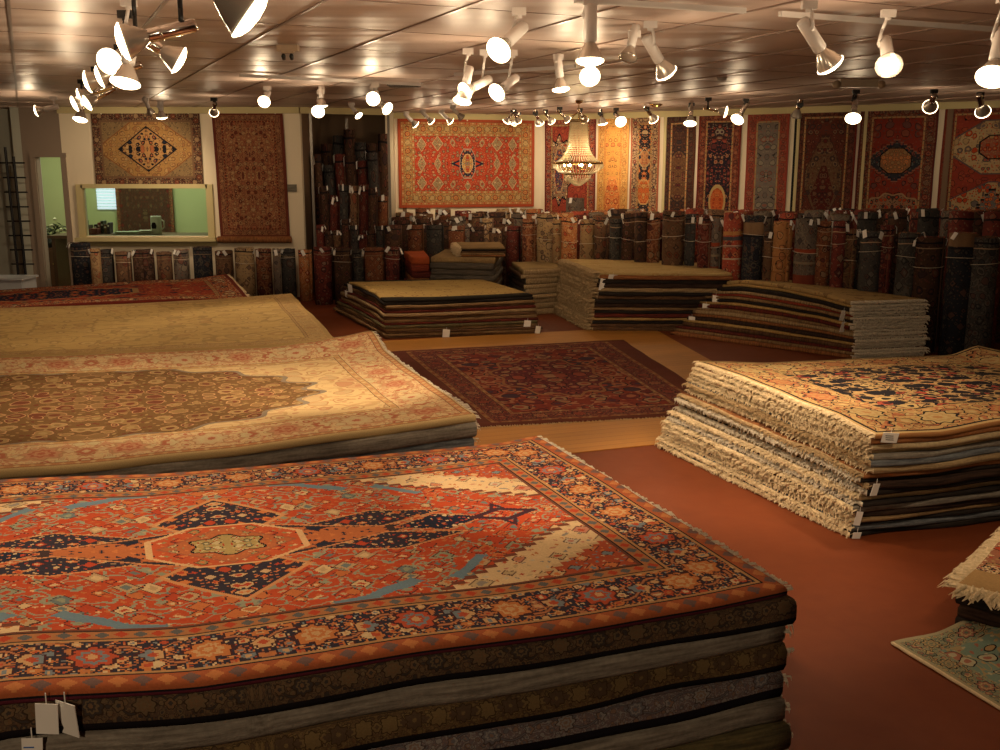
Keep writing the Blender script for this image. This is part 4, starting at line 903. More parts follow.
# ------------------------------------------------------------------ rolled rugs standing on end
def rollmat(name, base, pal, seed, bands=((1.30, .03, DK),), top=None, dens=.3, scale=7.0, abr=.3):
    n = Mat(name); u, v = n.uv(); r = n.rand()
    x = u + r*7.0; y = v + r*3.0
    col = orn(n, x, y, base, pal, scale, seed, dens, 'MANHATTAN' if seed % 2 else 'EUCLIDEAN', pal[0] if seed % 3 == 0 else None)
    for zc, w, c in bands: col = n.mix(col, c, n.abs(v-zc) < w/2)
    f = n.noise(n.vec(x*2, y*.7), 3.0, 3)*(2*abr) + (1-abr)
    f2 = n.noise(n.vec(u*30, v*160), 1.0, 2)*.4 + .8
    f3 = r*.5 + .75
    return n.fin(n.mulc(n.mulc(col, f*f2), f3), .95, n.noise(n.vec(u*20, v*200), 1.0, 2), .35, 0, .12, .008)
RC = {
 'dark brown': ((.060,.032,.020), [(.11,.06,.04), (.035,.02,.02), (.10,.035,.025)]),
 'brown': ((.13,.07,.04), [(.19,.11,.06), (.07,.04,.03), (.16,.05,.03)]),
 'reddish brown': ((.17,.06,.03), [(.26,.12,.06), (.10,.03,.025), (.22,.14,.08)]),
 'red': ((.26,.05,.03), [(.34,.12,.06), (.10,.03,.03), (.30,.18,.10)]),
 'maroon': ((.11,.025,.02), [(.18,.06,.04), (.06,.02,.02), (.15,.09,.06)]),
 'rust': ((.34,.13,.05), [(.42,.2,.09), (.30,.06,.03), (.40,.26,.14)]),
 'tan': ((.28,.18,.09), [(.20,.11,.06), (.34,.23,.13), (.30,.10,.05)]),
 'beige': ((.34,.23,.12), [(.22,.13,.08), (.38,.27,.16), (.16,.10,.07)]),
 'grey': ((.14,.11,.09), [(.20,.16,.12), (.08,.06,.06), (.17,.08,.06)]),
 'dark grey': ((.045,.042,.040), [(.08,.07,.06), (.03,.03,.03), (.07,.04,.035)]),
 'blue black': ((.022,.024,.032), [(.07,.06,.05), (.02,.02,.03), (.09,.05,.04)]),
 'orange': ((.42,.19,.07), [(.46,.24,.10), (.38,.15,.06)]),
}
def RM(word, seed, bands=((1.2, .02, DK),), **k): return rollmat(word.replace(' ', '_')+'_roll_%s' % 'abcdefghijklmnopqrstuvwxyz'[seed % 26], *RC[word], seed, bands, **k)
def roll_meshes(R, h, mat, endmat, turns=None, cap=None):
    """body: a sheet wound in a spiral, standing on end"""
    th = .021 if R > .1 else .017; turns = turns or max(2, int((R-.035)/th)); seg = 18; N = turns*seg
    m = MB()
    for i in range(N+1):
        a = 2*pi*i/seg; r = R - th*i/seg; q = r-th*.86 if i < N else r-th*.6
        for rr in (r, q):
            for z in (0, h): m.v.append((rr*cos(a), rr*sin(a), z + (0 if z == 0 else .006*sin(a*2.3)+.004*sin(i*.6))))
    for i in range(N):
        b = 4*i; c = b+4; u0, u1 = 2*pi*R*i/seg, 2*pi*R*(i+1)/seg
        m.f += [(b, c, c+1, b+1), (b+3, c+3, c+2, b+2), (b+1, c+1, c+3, b+3), (b+2, c+2, c, b)]
        m.mi += [0, 0, 1, 1]; m.uv += [[(u0, 0), (u1, 0), (u1, h), (u0, h)], [(u0, h), (u1, h), (u1, 0), (u0, 0)], [(u0, 0), (u1, 0), (u1, .02), (u0, .02)], [(0, 0)]*4]
    for b in (0, 4*N): m.f.append((b, b+1, b+3, b+2)); m.mi.append(0); m.uv.append([(0, 0)]*4)
    m.v.append((0, 0, .02)); 
    return m
def make_roll(word, R, h, mat, endmat, loc, rz, label, group, tags=1, twine=True, lean=(0, 0), seed=0, name='rolled_rug'):
    m = roll_meshes(R, h, mat, endmat); m.v.pop()
    o = m.build(name, [mat, endmat], None, True); o.location = loc; o.rotation_euler = (lean[0], lean[1], rz)
    tag(o, label, 'rolled rug', group)
    Rr = random.Random(seed)
    if twine:
        z0 = h*Rr.uniform(.70, .84); m = MB(); pts = [((R+.004)*cos(a), (R+.004)*sin(a), z0+.012*sin(a+seed)) for a in [2*pi*k/20 for k in range(21)]]
        m.path(pts, .0035, 5); c = m.build('twine', TWINE, None); c.parent = o
    for k in range(tags):
        a = Rr.uniform(-pi*.95, -.05*pi) - rz; z0 = h - Rr.uniform(-.03, .03); s = Rr.uniform(.8, 1.3)
        m = MB(); Rt = Matrix.Rotation(a+pi/2, 3, 'Z') @ Matrix.Rotation(Rr.uniform(-.5, .3), 3, 'X') @ Matrix.Rotation(Rr.uniform(-.6, .6), 3, 'Y')
        P = Vector(((R+.02)*cos(a), (R+.02)*sin(a), z0)); m.box(P+Rt @ Vector((0, 0, -.042*s)), (.042*s, .003, .078*s), Rt)
        m.tube(P, Vector((R*.93*cos(a), R*.93*sin(a), h+.004)), .002, 5)
        c = m.build('price_tag', PAPER, None); c.parent = o
    return o
def copy_tree(o):
    c = o.copy(); COL.objects.link(c)
    for ch in o.children:
        d = ch.copy(); COL.objects.link(d); d.parent = c
    return c
ENDS = {w: EM[e] for w, e in {'dark brown': 'dark brown', 'brown': 'brown', 'reddish brown': 'maroon', 'red': 'red', 'maroon': 'maroon', 'rust': 'red', 'tan': 'rust', 'beige': 'sand', 'grey': 'brown', 'dark grey': 'black', 'blue black': 'black', 'orange': 'red'}.items()}
# front row along the right: (x0, x1, top y, colour word, end colour, bands)
G0 = PT(556, 300, 16.0); G1 = PT(930, 300, 11.6)
fr = [(521,537,219,'reddish brown','red'),(537,559,214,'beige','red'),(552,562,220,'tan','tan'),(562,579,218,'rust','maroon'),(579,595,220,'tan','blue-grey'),(594,609,217,'brown','rust'),(609,622,219,'dark grey','olive'),(622,636,214,'dark brown','rust'),(635,650,213,'dark brown','dark brown'),
 (649,664,215,'reddish brown','red'),(663,686,211,'brown','red'),(686,698,215,'dark grey','blue-grey'),(698,713,215,'maroon','rust'),(712,724,219,'grey','olive'),(723,744,213,'red','red'),(744,766,216,'blue black','tan'),(764,775,232,'brown','maroon'),
 (774,795,222,'orange','red'),(795,821,219,'grey','black'),(820,836,222,'reddish brown','rust'),(833,848,222,'maroon','red'),(846,861,230,'brown','rust'),(861,884,232,'dark grey','tan'),(883,898,226,'maroon','maroon'),(897,920,233,'dark grey','rust'),(919,950,238,'dark brown','red'),(948,978,233,'blue black','red'),(976,1008,238,'dark grey','rust')]
BANDS = {'red': ((1.27,.05,(.32,.15,.05)),(1.20,.05,(.05,.05,.06)),(1.10,.03,(.2,.12,.09)),(.93,.02,(.35,.3,.2))), 'grey': ((1.1,.05,(.32,.06,.03)),(.95,.03,(.26,.2,.13)),(.7,.2,(.22,.05,.03))),
         'blue black': ((1.34,.16,(.22,.13,.07)),(1.24,.02,DK)), 'orange': ((1.0,.012,(.25,.1,.04)),(.8,.012,(.25,.1,.04)),(.6,.012,(.25,.1,.04)))}
front = []
for i, (x0, x1, ty, w, e) in enumerate(fr):
    xm = (x0+x1)/2; r0 = ray(xm, ty); g = PW(xm, ty, G0, G1); t = (g - Vector((0, 0, EYE))).y/r0.y
    R = max(.075, (x1-x0)/2000*t*.98)
    if w == 'tan' and x1-x0 < 12: R = .08
    h = max(.9, g.z); mt = RM(w, i+3, BANDS.get(w, ((h-.06, .02, DK), (h-.12, .012, (.3,.2,.12)))), scale=6.0+(i % 4))
    o = make_roll(w, R, h, mt, EM[e], (g.x, g.y + (.12 if i % 2 else 0), 0), rnd.uniform(0, 6), f'{w} rolled rug, {ORD1[i]} from the chandelier end in the long front row', 'rolled rugs in the long front row', rnd.choice((1, 1, 2)), True, (rnd.uniform(-.015, .015), rnd.uniform(-.01, .01)), i)
    front.append((o, w, R, h))
# rows behind them up to the wall, copies of eight kinds
kinds = []
for i, (w, e) in enumerate((('red','red'),('reddish brown','rust'),('brown','tan'),('maroon','red'),('dark brown','maroon'),('grey','olive'),('dark grey','black'),('rust','red'),('beige','gold'))):
    kinds.append((w, i, e))
protos = {}
def get_copy(i, R, h, ntag):
    w, s, e = kinds[i]; key = (i, ntag)
    if key not in protos:
        protos[key] = make_roll(w, .125, 1.4, RM(w, s+40, ((1.33, .02, DK),)), EM[e], (0, 0, 0), 0, 'x', 'x', ntag, False, (0, 0), s*5+ntag); protos[key]['used'] = 0
        o = protos[key]
    else: o = copy_tree(protos[key])
    o.scale = (R/.125, R/.125, h/1.4); return o, w
dF = (G1-G0); LF = dF.xy.length; dF = dF.xy.normalized(); nF = Vector((-dF.y, dF.x))
dW = (Vector(R1)-Vector(M1)).normalized(); nW = Vector((-dW.y, dW.x)); cnt = 0
dM = (Vector(M1)-Vector(M0)).normalized(); nM = Vector((-dM.y, dM.x))
row = 0
for k in range(1, 12):
    off = .20 + .40*k; s = -2.6; i = 0; named = 0
    while s < LF + 4.2:
        p = G0.xy + dF*s + nF*off; s += rnd.uniform(.34, .40)
        if (p - Vector(M1)).dot(nW) > -.26 or (p-Vector(M0)).dot(nM) > -.3 or p.x > 8: continue
        if p.x < .2: continue
        r_ = Vector((p.x, p.y*CP + (EYE-1.4)*SP)); sx = 500 + 1000*r_.x/r_.y
        if sx > 1010 : continue
        kind = rnd.choice((0, 1, 1, 2, 3, 3, 4, 5, 7, 8)) if sx < 760 else rnd.choice((0, 3, 3, 4, 4, 5, 6, 6, 1))
        dist = p.y
        h = min(1.62, EYE - dist*.0405*rnd.uniform(.93, 1.10)) 
        h = max(1.22, h)
        o, w = get_copy(kind, rnd.uniform(.12, .165), h, rnd.choice((0, 1, 2)))
        o.location = (p.x, p.y, 0); o.rotation_euler = (0, 0, rnd.uniform(0, 6.28) if False else rnd.uniform(-.7, .7))
        tag(o, f'{w} rolled rug, {ORD1[min(named, 33)]} from the chandelier in the {ORD1[k]} row behind the front', 'rolled rug', 'rolled rugs filling the space behind the front row'); named += 1; cnt += 1
print('right rolls', cnt)
# the tall pale roll standing up near the chandelier
g = PT(575, 250, 17.4); o = make_roll('grey', .17, 1.62, RM('grey', 21), EM['tan'], (g.x, 17.55, 0), 1, 'tall pinkish grey rolled rug rising above the others below the chandelier', 'rolled rugs filling the space behind the front row', 1, True, (0, 0), 77)
# middle field of rolls below the big red rug
cnt2 = 0
for k in range(5):
    Y = 16.55 + .40*k; i = 0; x = -1.75 + (.1 if k % 2 else 0) ; 
    while x < .45 + .02*k:
        ty = (228, 221, 216, 212, 209)[k]; v = (ty-375)/1000; h = EYE - (SP+CP*v)/(CP-SP*v)*Y + rnd.uniform(-.08, .06)
        if k and (Vector((x, Y))-G0.xy).dot(nF) > -.2 and x > .15: x += .35; continue
        if k == 0: kind = (4, 1, 6, 1, 4, 2, 3, 0, 3, 1)[i % 10]
        else: kind = rnd.choice((1, 3, 4, 4, 2, 5, 6, 8, 0))
        R = rnd.uniform(.12, .155); o, w = get_copy(kind, R, max(.8, h), rnd.choice((1, 2, 2)))
        o.location = (x, Y, 0); o.rotation_euler = (0, 0, rnd.uniform(-.7, .7))
        tag(o, f'{w} rolled rug, {ORD1[i]} from the storage bay, {ORD1[k]} row below the bright red rug', 'rolled rug', 'rolled rugs below the bright red hanging rug'); x += R*2+rnd.uniform(.03, .10); i += 1; cnt2 += 1
print('mid rolls', cnt2)
# pale plastic edge strips hanging on a few rolls
# row under the office window, seen above the red stack
lf = [(70,91,243,'blue black','dark brown'),(89,100,249,'tan','tan'),(93,113,250,'dark grey','black'),(114,131,252,'brown','brown'),(131,154,250,'dark brown','black'),(155,172,252,'brown','grey'),(172,189,250,'grey','rust'),(192,213,247,'blue black','brown'),(214,233,251,'brown','black'),(234,255,248,'beige','sand'),(255,272,249,'reddish brown','rust'),(272,281,249,'grey','tan'),(280,296,249,'dark grey','black'),(297,312,250,'rust','tan'),
      (313,332,247,'maroon','dark brown'),(332,352,248,'dark brown','maroon'),(352,364,250,'dark grey','olive'),(363,385,248,'reddish brown','brown'),(384,400,247,'maroon','dark brown')]
for i, (x0, x1, ty, w, e) in enumerate(lf):
    xm = (x0+x1)/2; Y = 16.35 if x0 < 310 else 15.9; 
    if x1-x0 < 12: Y -= .25
    p = at(xm, ty, Y); R = (x1-x0)/2000*Y*.985/1.0*.97
    o = make_roll(w, R, p.z, RM(w, i+2, ((p.z-.05, .02, DK), (p.z-.11, .01, (.2,.14,.08)))), EM[e], (p.x, Y, 0), rnd.uniform(0, 6), f'short {w} rolled rug, {ORD1[i]} from the doorway in the row along the office wall', 'short rolled rugs along the office wall', 1 if i % 2 else 2, i % 3 == 0, (0, 0), i+50)
# storage bay: stepped rows of taller rolls
for k, (ty, Y, n_, ws) in enumerate(((226, 16.5, 8, (3, 4, 2, 4, 6, 3, 4, 6)), (188, 17.05, 7, (4, 3, 6, 2, 3, 4, 1)), (160, 17.55, 6, (4, 6, 3, 4, 3, 6)), (136, 18.0, 6, (4, 6, 4, 6, 4, 4)))):
    for i in range(n_):
        xm = 316 + (i+.5)*(384-316)/n_ + (1 if k % 2 else 0); p = at(xm, ty+rnd.uniform(-7, 9), Y); R = 72/n_/2000*Y*rnd.uniform(.90, 1.02)
        o, w = get_copy(ws[i], R, min(2.95, p.z), (2, 2, 1, 0)[k]); o.location = (p.x, Y, 0)
        o.rotation_euler = (0, (.0, .03, -.045, .03)[k] if k else 0, rnd.uniform(-.7, .7)); 
        tag(o, f'{w} rolled rug, {ORD1[i]} from the white wall, {("lowest", "second", "third", "tallest")[k]} row of the storage bay', 'rolled rug', 'rolled rugs in the dark storage bay')
for px, Y in ((313.5, 16.75), (349, 18.4), (390, 17.3)):
    p = at(px, 200, Y); m = MB(); m.box((p.x, Y, 1.5), (.04, .04, 3.0)); 
    for z_ in (.4, 1.0, 1.6, 2.2, 2.8): m.box((p.x, Y-.023, z_), (.02, .006, .05))
    tag(m.build('storage_post', plain('grey_steel_post', (.18,.16,.14), .4, .6)), {313.5: 'slim grey steel post beside the white wall of the storage bay', 349: 'grey steel post at the back of the storage bay', 390: 'grey steel post beside the column of the storage bay'}[px], 'post')

# ------------------------------------------------------------------ spotlights
M_CHR = plain('polished_chrome', (.75,.70,.66), .12, 1.0, .5, .05); M_WHC = plain('white_enamel', (.62,.58,.55), .35, 0, .5, .04); M_BLK = plain('black_enamel', (.012,.012,.012), .35, 0, .5, .04)
M_SILV = plain('silvered_glass', (.58,.52,.45), .22, .6, .5, .05)
n = Mat('lit_lamp_glass'); n.bs.inputs['Base Color'].default_value = (1,.8,.5,1); n.bs.inputs['Emission Color'].default_value = (1,.80,.50,1); n.bs.inputs['Emission Strength'].default_value = 9; M_FACE = n.mat
n = Mat('clear_lamp_glass'); n.bs.inputs['Base Color'].default_value = (.6,.52,.42,1); n.bs.inputs['Metallic'].default_value = .5; n.bs.inputs['Roughness'].default_value = .15; n.bs.inputs['Emission Color'].default_value = (1,.8,.5,1)
x, y, z_ = n.pos(); n.put(n.bs.inputs['Emission Strength'], (n.noise(n.vec(x, y, z_), 22.0, 1) > .56)*1.2 + .35); M_CLEAR = n.mat
M_OFF = plain('unlit_lamp_glass', (.35,.30,.25), .08, .6, .6)
TZ = CEIL-.06
KP = .66
def lamp(px, py, dia, aim, style, label, power=60, size=50, group=None, up=None, target=None, lit=True, D=.15, t=None, color=(1,.755,.48), clear=False):
    t = t or D/(dia/1000.0)
    P = PT(px, py, t)
    if P.z > CEIL-.22: P = PT(px, py, (CEIL-.24-EYE)/ray(px, py).z)
    if target is not None: d = (Vector(target)-P).normalized()
    d_vis = Vector(aim).normalized()
    Rq = d_vis.to_track_quat('-Z', 'Y').to_matrix().to_4x4(); T = Matrix.Translation(P) @ Rq      # local +z points back, away from the beam
    s = (dia/1000*((P-Vector((0,0,EYE))).length))/.15; s = max(.7, min(1.5, s*.88))
    S_ = Matrix.Scale(s, 4); T = T @ S_
    body = {'white': M_WHC, 'black': M_CHR, 'chrome': M_CHR}[style]; arm = {'white': M_WHC, 'black': M_BLK, 'chrome': M_BLK}[style]
    piv = T @ Vector((0, 0, .24))
    root = empty('track_spotlight', (piv.x, piv.y, TZ), label, 'spotlight', group)
    m = MB(); m.lathe([(.022, .09), (.028, .10), (.036, .115), (.055, .05), (.075, .012), (.075, .0)] if False else [(.074, .0), (.070, .018), (.050, .062), (.030, .098), (.022, .104)], 24, T, 0, (False, True)); m.build('reflector', M_SILV, root, True)
    m = MB(); m.lathe([(.0, -.020), (.035, -.017), (.060, -.008), (.0755, .004), (.0755, .010), (.0, .012)], 24, T, 0, (False, False)); m.build('bulb_face', (M_CLEAR if clear else M_FACE) if lit else M_OFF, root, True)
    m = MB(); rc = .036 if style == 'white' else .028
    m.lathe([(.024, .100), (rc, .112), (rc, .29), (rc*.8, .30), (0, .302)], 20, T, 0, (True, False))
    if style != 'white': m.lathe([(rc*1.08, .15), (rc*1.08, .16)], 20, T); 
    m.build('lamp_holder', body, root, True)
    m = MB(); side = T.to_3x3() @ Vector((1, 0, 0)); side.normalize(); k = side*(rc*s+.008)
    top = Vector((piv.x, piv.y, TZ-.03)); r_ = .010 if style == 'white' else .012
    m.tube(piv-k*.2, piv+k, r_*1.6, 10); m.path([piv+k, Vector((piv.x+k.x*.6, piv.y+k.y*.6, min(TZ-.05, piv.z+.09))), top], r_, 8)
    m.build('arm', arm, root, True)
    m = MB(); m.box((piv.x, piv.y, TZ-.012), (.085, .04, .045)); m.tube((piv.x, piv.y, TZ-.05), (piv.x, piv.y, TZ-.03), .02, 10); m.build('track_adapter', arm, root)
    if lit and power:
        ld = bpy.data.lights.new('spot', 'SPOT'); ld.energy = power*KP; ld.spot_size = math.radians(size); ld.spot_blend = .75; ld.shadow_soft_size = .05; ld.color = color
        dd = d if target is not None else d_vis
        lo = bpy.data.objects.new('spot_beam', ld); COL.objects.link(lo); lo.parent = root
        pos = P + d_vis*.03 + dd*.02; lo.location = pos - root.location; lo.rotation_euler = dd.to_track_quat('-Z', 'Y').to_euler()
        ld2 = bpy.data.lights.new('bulb_spill', 'POINT'); ld2.energy = 1.6 + power*.045; ld2.shadow_soft_size = .06; ld2.color = color
        l2 = bpy.data.objects.new('bulb_spill', ld2); COL.objects.link(l2); l2.parent = root; l2.location = P + d_vis*.09 - root.location
    return root
def track(p0, p1, mt, label, z=TZ+.03, ext=(0, 0)):
    a, b = PZ(*p0, z), PZ(*p1, z); d = (b-a).normalized(); a -= d*ext[0]; b += d*ext[1]; c = (a+b)/2
    m = MB(); R = Matrix.Rotation(math.atan2(d.y, d.x), 3, 'Z'); L = (b-a).length
    m.box((c.x, c.y, z), (L, .035, .022), R)
    for sgn in (-1, 1): m.box((c.x-d.y*.014*sgn, c.y+d.x*.014*sgn, z-.014), (L, .007, .012), R)
    tag(m.build('lighting_track', mt), label, 'track')
track((575, -1), (745, 10), M_WHC, 'white ceiling track above the pair of white spotlights')
track((780, 13), (1000, 29), M_WHC, 'white ceiling track ending at the picture corner, carrying the big glass spotlight', ext=(0, .3))
track((240, 75), (420, 84), M_WHC, 'thin pale ceiling track before the storage bay', ext=(0, 0))
track((455, 74), (575, 66), M_WHC, 'pale ceiling track carrying the four middle white spotlights')
tgt = lambda x, y, z=0: PZ(x, y, z)
F, Rr_, Lf, Dn = (0, -1, -.55), (.8, -.2, -.5), (-.8, -.2, -.45), (0, -.1, -1)
G1_ = 'chrome spotlights clustered over the aisle'
# cluster, nearest first
lamp(252, 14, 62, (.80, .25, -.62), 'chrome', 'largest chrome spotlight, cut off by the top of the picture', 260, 46, G1_, target=tgt(575, 470, .75), D=.19)
lamp(122, 42, 38, (-.78, -.25, -.22), 'chrome', 'chrome spotlight with a long tubular body, bright rim turned away from the office', 150, 70, G1_, target=tgt(60, 560, .75), D=.17)
lamp(180, 61, 30, (.72, .25, -.45), 'chrome', 'chrome spotlight pointing down and away from the cluster towards the tall red rug', 200, 55, G1_, target=tgt(330, 375, .66), D=.16)
lamp(109, 62, 27, (-.15, -1, -.45), 'chrome', 'dazzling spotlight facing the viewer in the chrome cluster', 150, 65, G1_, target=tgt(250, 600, .75), D=.16)
lamp(125, 84, 30, (-.10, -.25, -.9), 'white', 'white-necked spotlight shining straight down below the dazzling one', 160, 70, G1_, target=tgt(150, 400, .66), D=.17)
lamp(99, 77, 22, (-.85, -.3, -.30), 'chrome', 'edge-on chrome spotlight just behind the dazzling one', 110, 60, G1_, target=tgt(30, 320, .66), D=.15)
lamp(87, 82, 22, (-.85, -.2, -.22), 'chrome', 'thin edge-on chrome spotlight, second behind the dazzling one', 110, 60, G1_, target=tgt(120, 440, .66), D=.17)
lamp(80, 97, 17, (-.8, -.2, -.3), 'chrome', 'small edge-on chrome spotlight near the far end of the cluster', 80, 60, G1_, target=tgt(200, 320, .66), D=.16)
lamp(74, 104, 16, (-.75, -.4, -.35), 'chrome', 'small chrome spotlight beside the far end of the cluster', 0, 60, G1_)
lamp(86, 103, 17, (-.6, -.4, -.4), 'chrome', 'small chrome spotlight closest to the diamond rug', 60, 60, G1_, target=tgt(230, 285, .66), D=.16)
lamp(80, 120, 14, (-.1, -.3, -.9), 'chrome', 'lowest small spotlight of the chrome cluster, shining down', 40, 80, G1_)
lamp(36, 111, 11, (-.9, -.2, -.2), 'white', 'small spotlight alone near the hall ceiling', 120, 130, target=lp(30, 190))
lamp(162, 118, 11, (0, .2, -1), 'white', 'small white spotlight shining down on the diamond rug', 130, 110, target=lp(130, 200), D=.17)
lamp(151, 113, 9, (.2, .6, -1), 'white', 'unlit small white spotlight above the diamond rug', 0, 80, lit=False, D=.15)
lamp(214, 113, 10, (-.3, .9, -.5), 'black', 'small black spotlight aimed at the tall red rug', 70, 80, target=lp(250, 170), D=.14)
G2_ = 'white spotlights on the track before the storage bay'
lamp(264, 102, 13, (0, -1, -.5), 'white', 'bright white spotlight facing out between the tall red rug and the cluster', 200, 60, G2_, target=tgt(250, 325, .66), D=.16)
lamp(318, 112, 14, (0, -1, -.6), 'white', 'brightest of the spotlights in front of the storage bay', 150, 70, G2_, target=tgt(400, 300, .5), D=.17)
lamp(322, 106, 12, (0, .1, -1), 'white', 'white spotlight just above the brightest one of the storage bay', 0, 80, G2_, D=.15)
lamp(359, 116, 9, (.5, -.3, -.6), 'white', 'small dim spotlight in front of the middle of the storage bay', 15, 80, G2_, D=.14)
lamp(373, 99, 15, (0, -1, -.3), 'white', 'round glowing spotlight facing out over the storage bay', 170, 60, G2_, target=tgt(430, 290, .5), D=.17)
lamp(388, 109, 14, (.75, -.5, -.5), 'white', 'tilted spotlight at the column of the storage bay', 40, 70, G2_, D=.16, target=(1.2, 15, .6))
G3_ = 'spotlights along the bright red hanging rug'
for k, (x, y, lb) in enumerate(((416, 125, 'small spotlight with a glowing face above the start of the bright red hanging rug'), (432, 122, 'small curved spotlight, second above the bright red hanging rug'), (451, 122, 'small curved spotlight, third above the bright red hanging rug'), (462, 118, 'small brown unlit spotlight above the bright red hanging rug'))):
    lamp(x, y, 9, (.6, .3, -.6), 'white', lb, 55 if k < 3 else 0, 75, G3_, target=PW(420+22*k, 165, M0, M1), D=.15, lit=k < 3)
G4_ = 'white spotlights on the middle track'
lamp(462, 102, 20, (-.2, -.2, -.9), 'white', 'white spotlight with a clear neck, first on the middle track from the storage bay', 60, 60, G4_, target=tgt(440, 285, .5), D=.16)
lamp(464, 92, 20, (-.75, -.6, -.42), 'white', 'white spotlight turned outwards, second on the middle track', 120, 60, G4_, target=tgt(200, 300, .66), D=.16)
lamp(496, 93, 20, (-.6, -.7, -.5), 'white', 'white spotlight turned outwards, third on the middle track', 130, 50, G4_, target=tgt(420, 370, 0), D=.16)
lamp(561, 90, 19, (.1, -.1, -.95), 'white', 'white spotlight hanging straight down, fourth on the middle track', 210, 55, G4_, target=tgt(650, 266, .8), D=.16)
G5_ = 'white spotlights on the near ceiling track'
lamp(498, 51, 29, (-.55, -.75, -.60), 'white', 'large lit white spotlight alone before the near track', 260, 42, G5_, target=tgt(350, 385, .66), D=.17)
lamp(590, 62, 30, (0, -.10, -1), 'white', 'white spotlight with a wide bright rim hanging from the near track', 330, 60, G5_, target=tgt(745, 440, .3), D=.17)
lamp(590, 77, 22, (0, -1, -.5), 'black', 'round dazzling spotlight directly under the wide-rimmed one', 110, 70, G5_, target=tgt(780, 370, .66), t=9.5)
lamp(628, 58, 20, (-.25, -.4, -.9), 'white', 'unlit white spotlight beside the wide-rimmed one', 0, 60, G5_, lit=False, D=.15)
lamp(667, 74, 24, (.55, .35, -.75), 'white', 'white spotlight with a glowing half ring', 160, 50, G5_, target=tgt(600, 380, 0), D=.16)
lamp(831, 66, 29, (.62, .2, -.75), 'white', 'white spotlight angled down towards the last hanging rugs', 170, 50, G5_, target=tgt(860, 385, .65), D=.17)
lamp(889, 66, 27, (-.2, -.85, -.6), 'white', 'white spotlight with a big clear glass lamp', 150, 55, G5_, target=tgt(760, 405, .5), D=.16, clear=True)
lamp(992, 78, 31, (-.35, -.5, -.8), 'white', 'big glass spotlight cut off by the edge of the picture', 200, 60, G5_, target=tgt(700, 470, .5), D=.17)
G6_ = 'black spotlights in front of the long wall'
wt = lambda x, y=150: PW(x, y, M1, R1)
BL = [(506, 122, 10, 'first of three tight-set black spotlights at the end of the bright red rug', 30, (500, 150), 1), (513, 124, 9, 'second of three tight-set black spotlights at the end of the bright red rug', 0, None, 1), (518, 122, 10, 'third of three tight-set black spotlights at the end of the bright red rug', 25, (520, 160), 1),
      (540, 124, 11, 'black spotlight in front of the white wall strip', 30, (560, 150), 1), (552, 122, 10, 'black spotlight beside the top of the chandelier', 0, None, 1), (568, 120, 10, 'black spotlight in front of the chandelier chain', 30, (560, 160), 1),
      (585, 121, 10, 'black spotlight half hidden by the chandelier', 20, (590, 150), 1), (603, 124, 12, 'black spotlight above the gold rug, held by two arms', 60, (615, 150), 1), (621, 122, 14, 'black spotlight glaring over the gold rug', 90, (612, 170), 1),
      (654, 120, 13, 'black spotlight with a lit rim over the cream-bordered rug', 60, (646, 165), 1), (690, 124, 15, 'black spotlight shining down over the very dark brown rug', 50, (700, 190), 1), (726, 112, 14, 'black spotlight with its bulb turned sideways', 25, (760, 150), 1),
      (737, 120, 16, 'black spotlight between the dark rugs, aimed outward', 40, (725, 180), 1), (796, 117, 14, 'unlit black spotlight over the dark prayer rug', 0, None, 0), (853, 119, 18, 'black spotlight with a broad lit face before the navy medallion rug', 26, (790, 200), 1),
      (930, 107, 17, 'black spotlight with a ring-like rim over the navy medallion rug', 18, (900, 150), 1), (983, 112, 17, 'black spotlight over the rug with cream medallions', 14, (985, 150), 1)]
vis = [(-.5,.3,-.7), (-.4,.4,-.7), (.3,.5,-.7), (.3,.4,-.7), (.5,.5,-.6), (.6,.4,-.5), (.4,.5,-.6), (.2,.1,-.95), (.2,-.9,-.5), (.5,.5,-.6), (-.1,-.35,-.9), (.85,-.2,-.2), (-.5,-.5,-.7), (-.1,.3,-.95), (-.25,-.6,-.75), (.25,.85,-.3), (.5,.7,-.5)]
for (x, y, dd, lb, pw, tg__, on), av in zip(BL, vis):
    lamp(x, y, dd*.88, av, 'black', lb, pw*1.8, 66, G6_, target=wt(*tg__) if tg__ else None, D=.19, lit=bool(on))
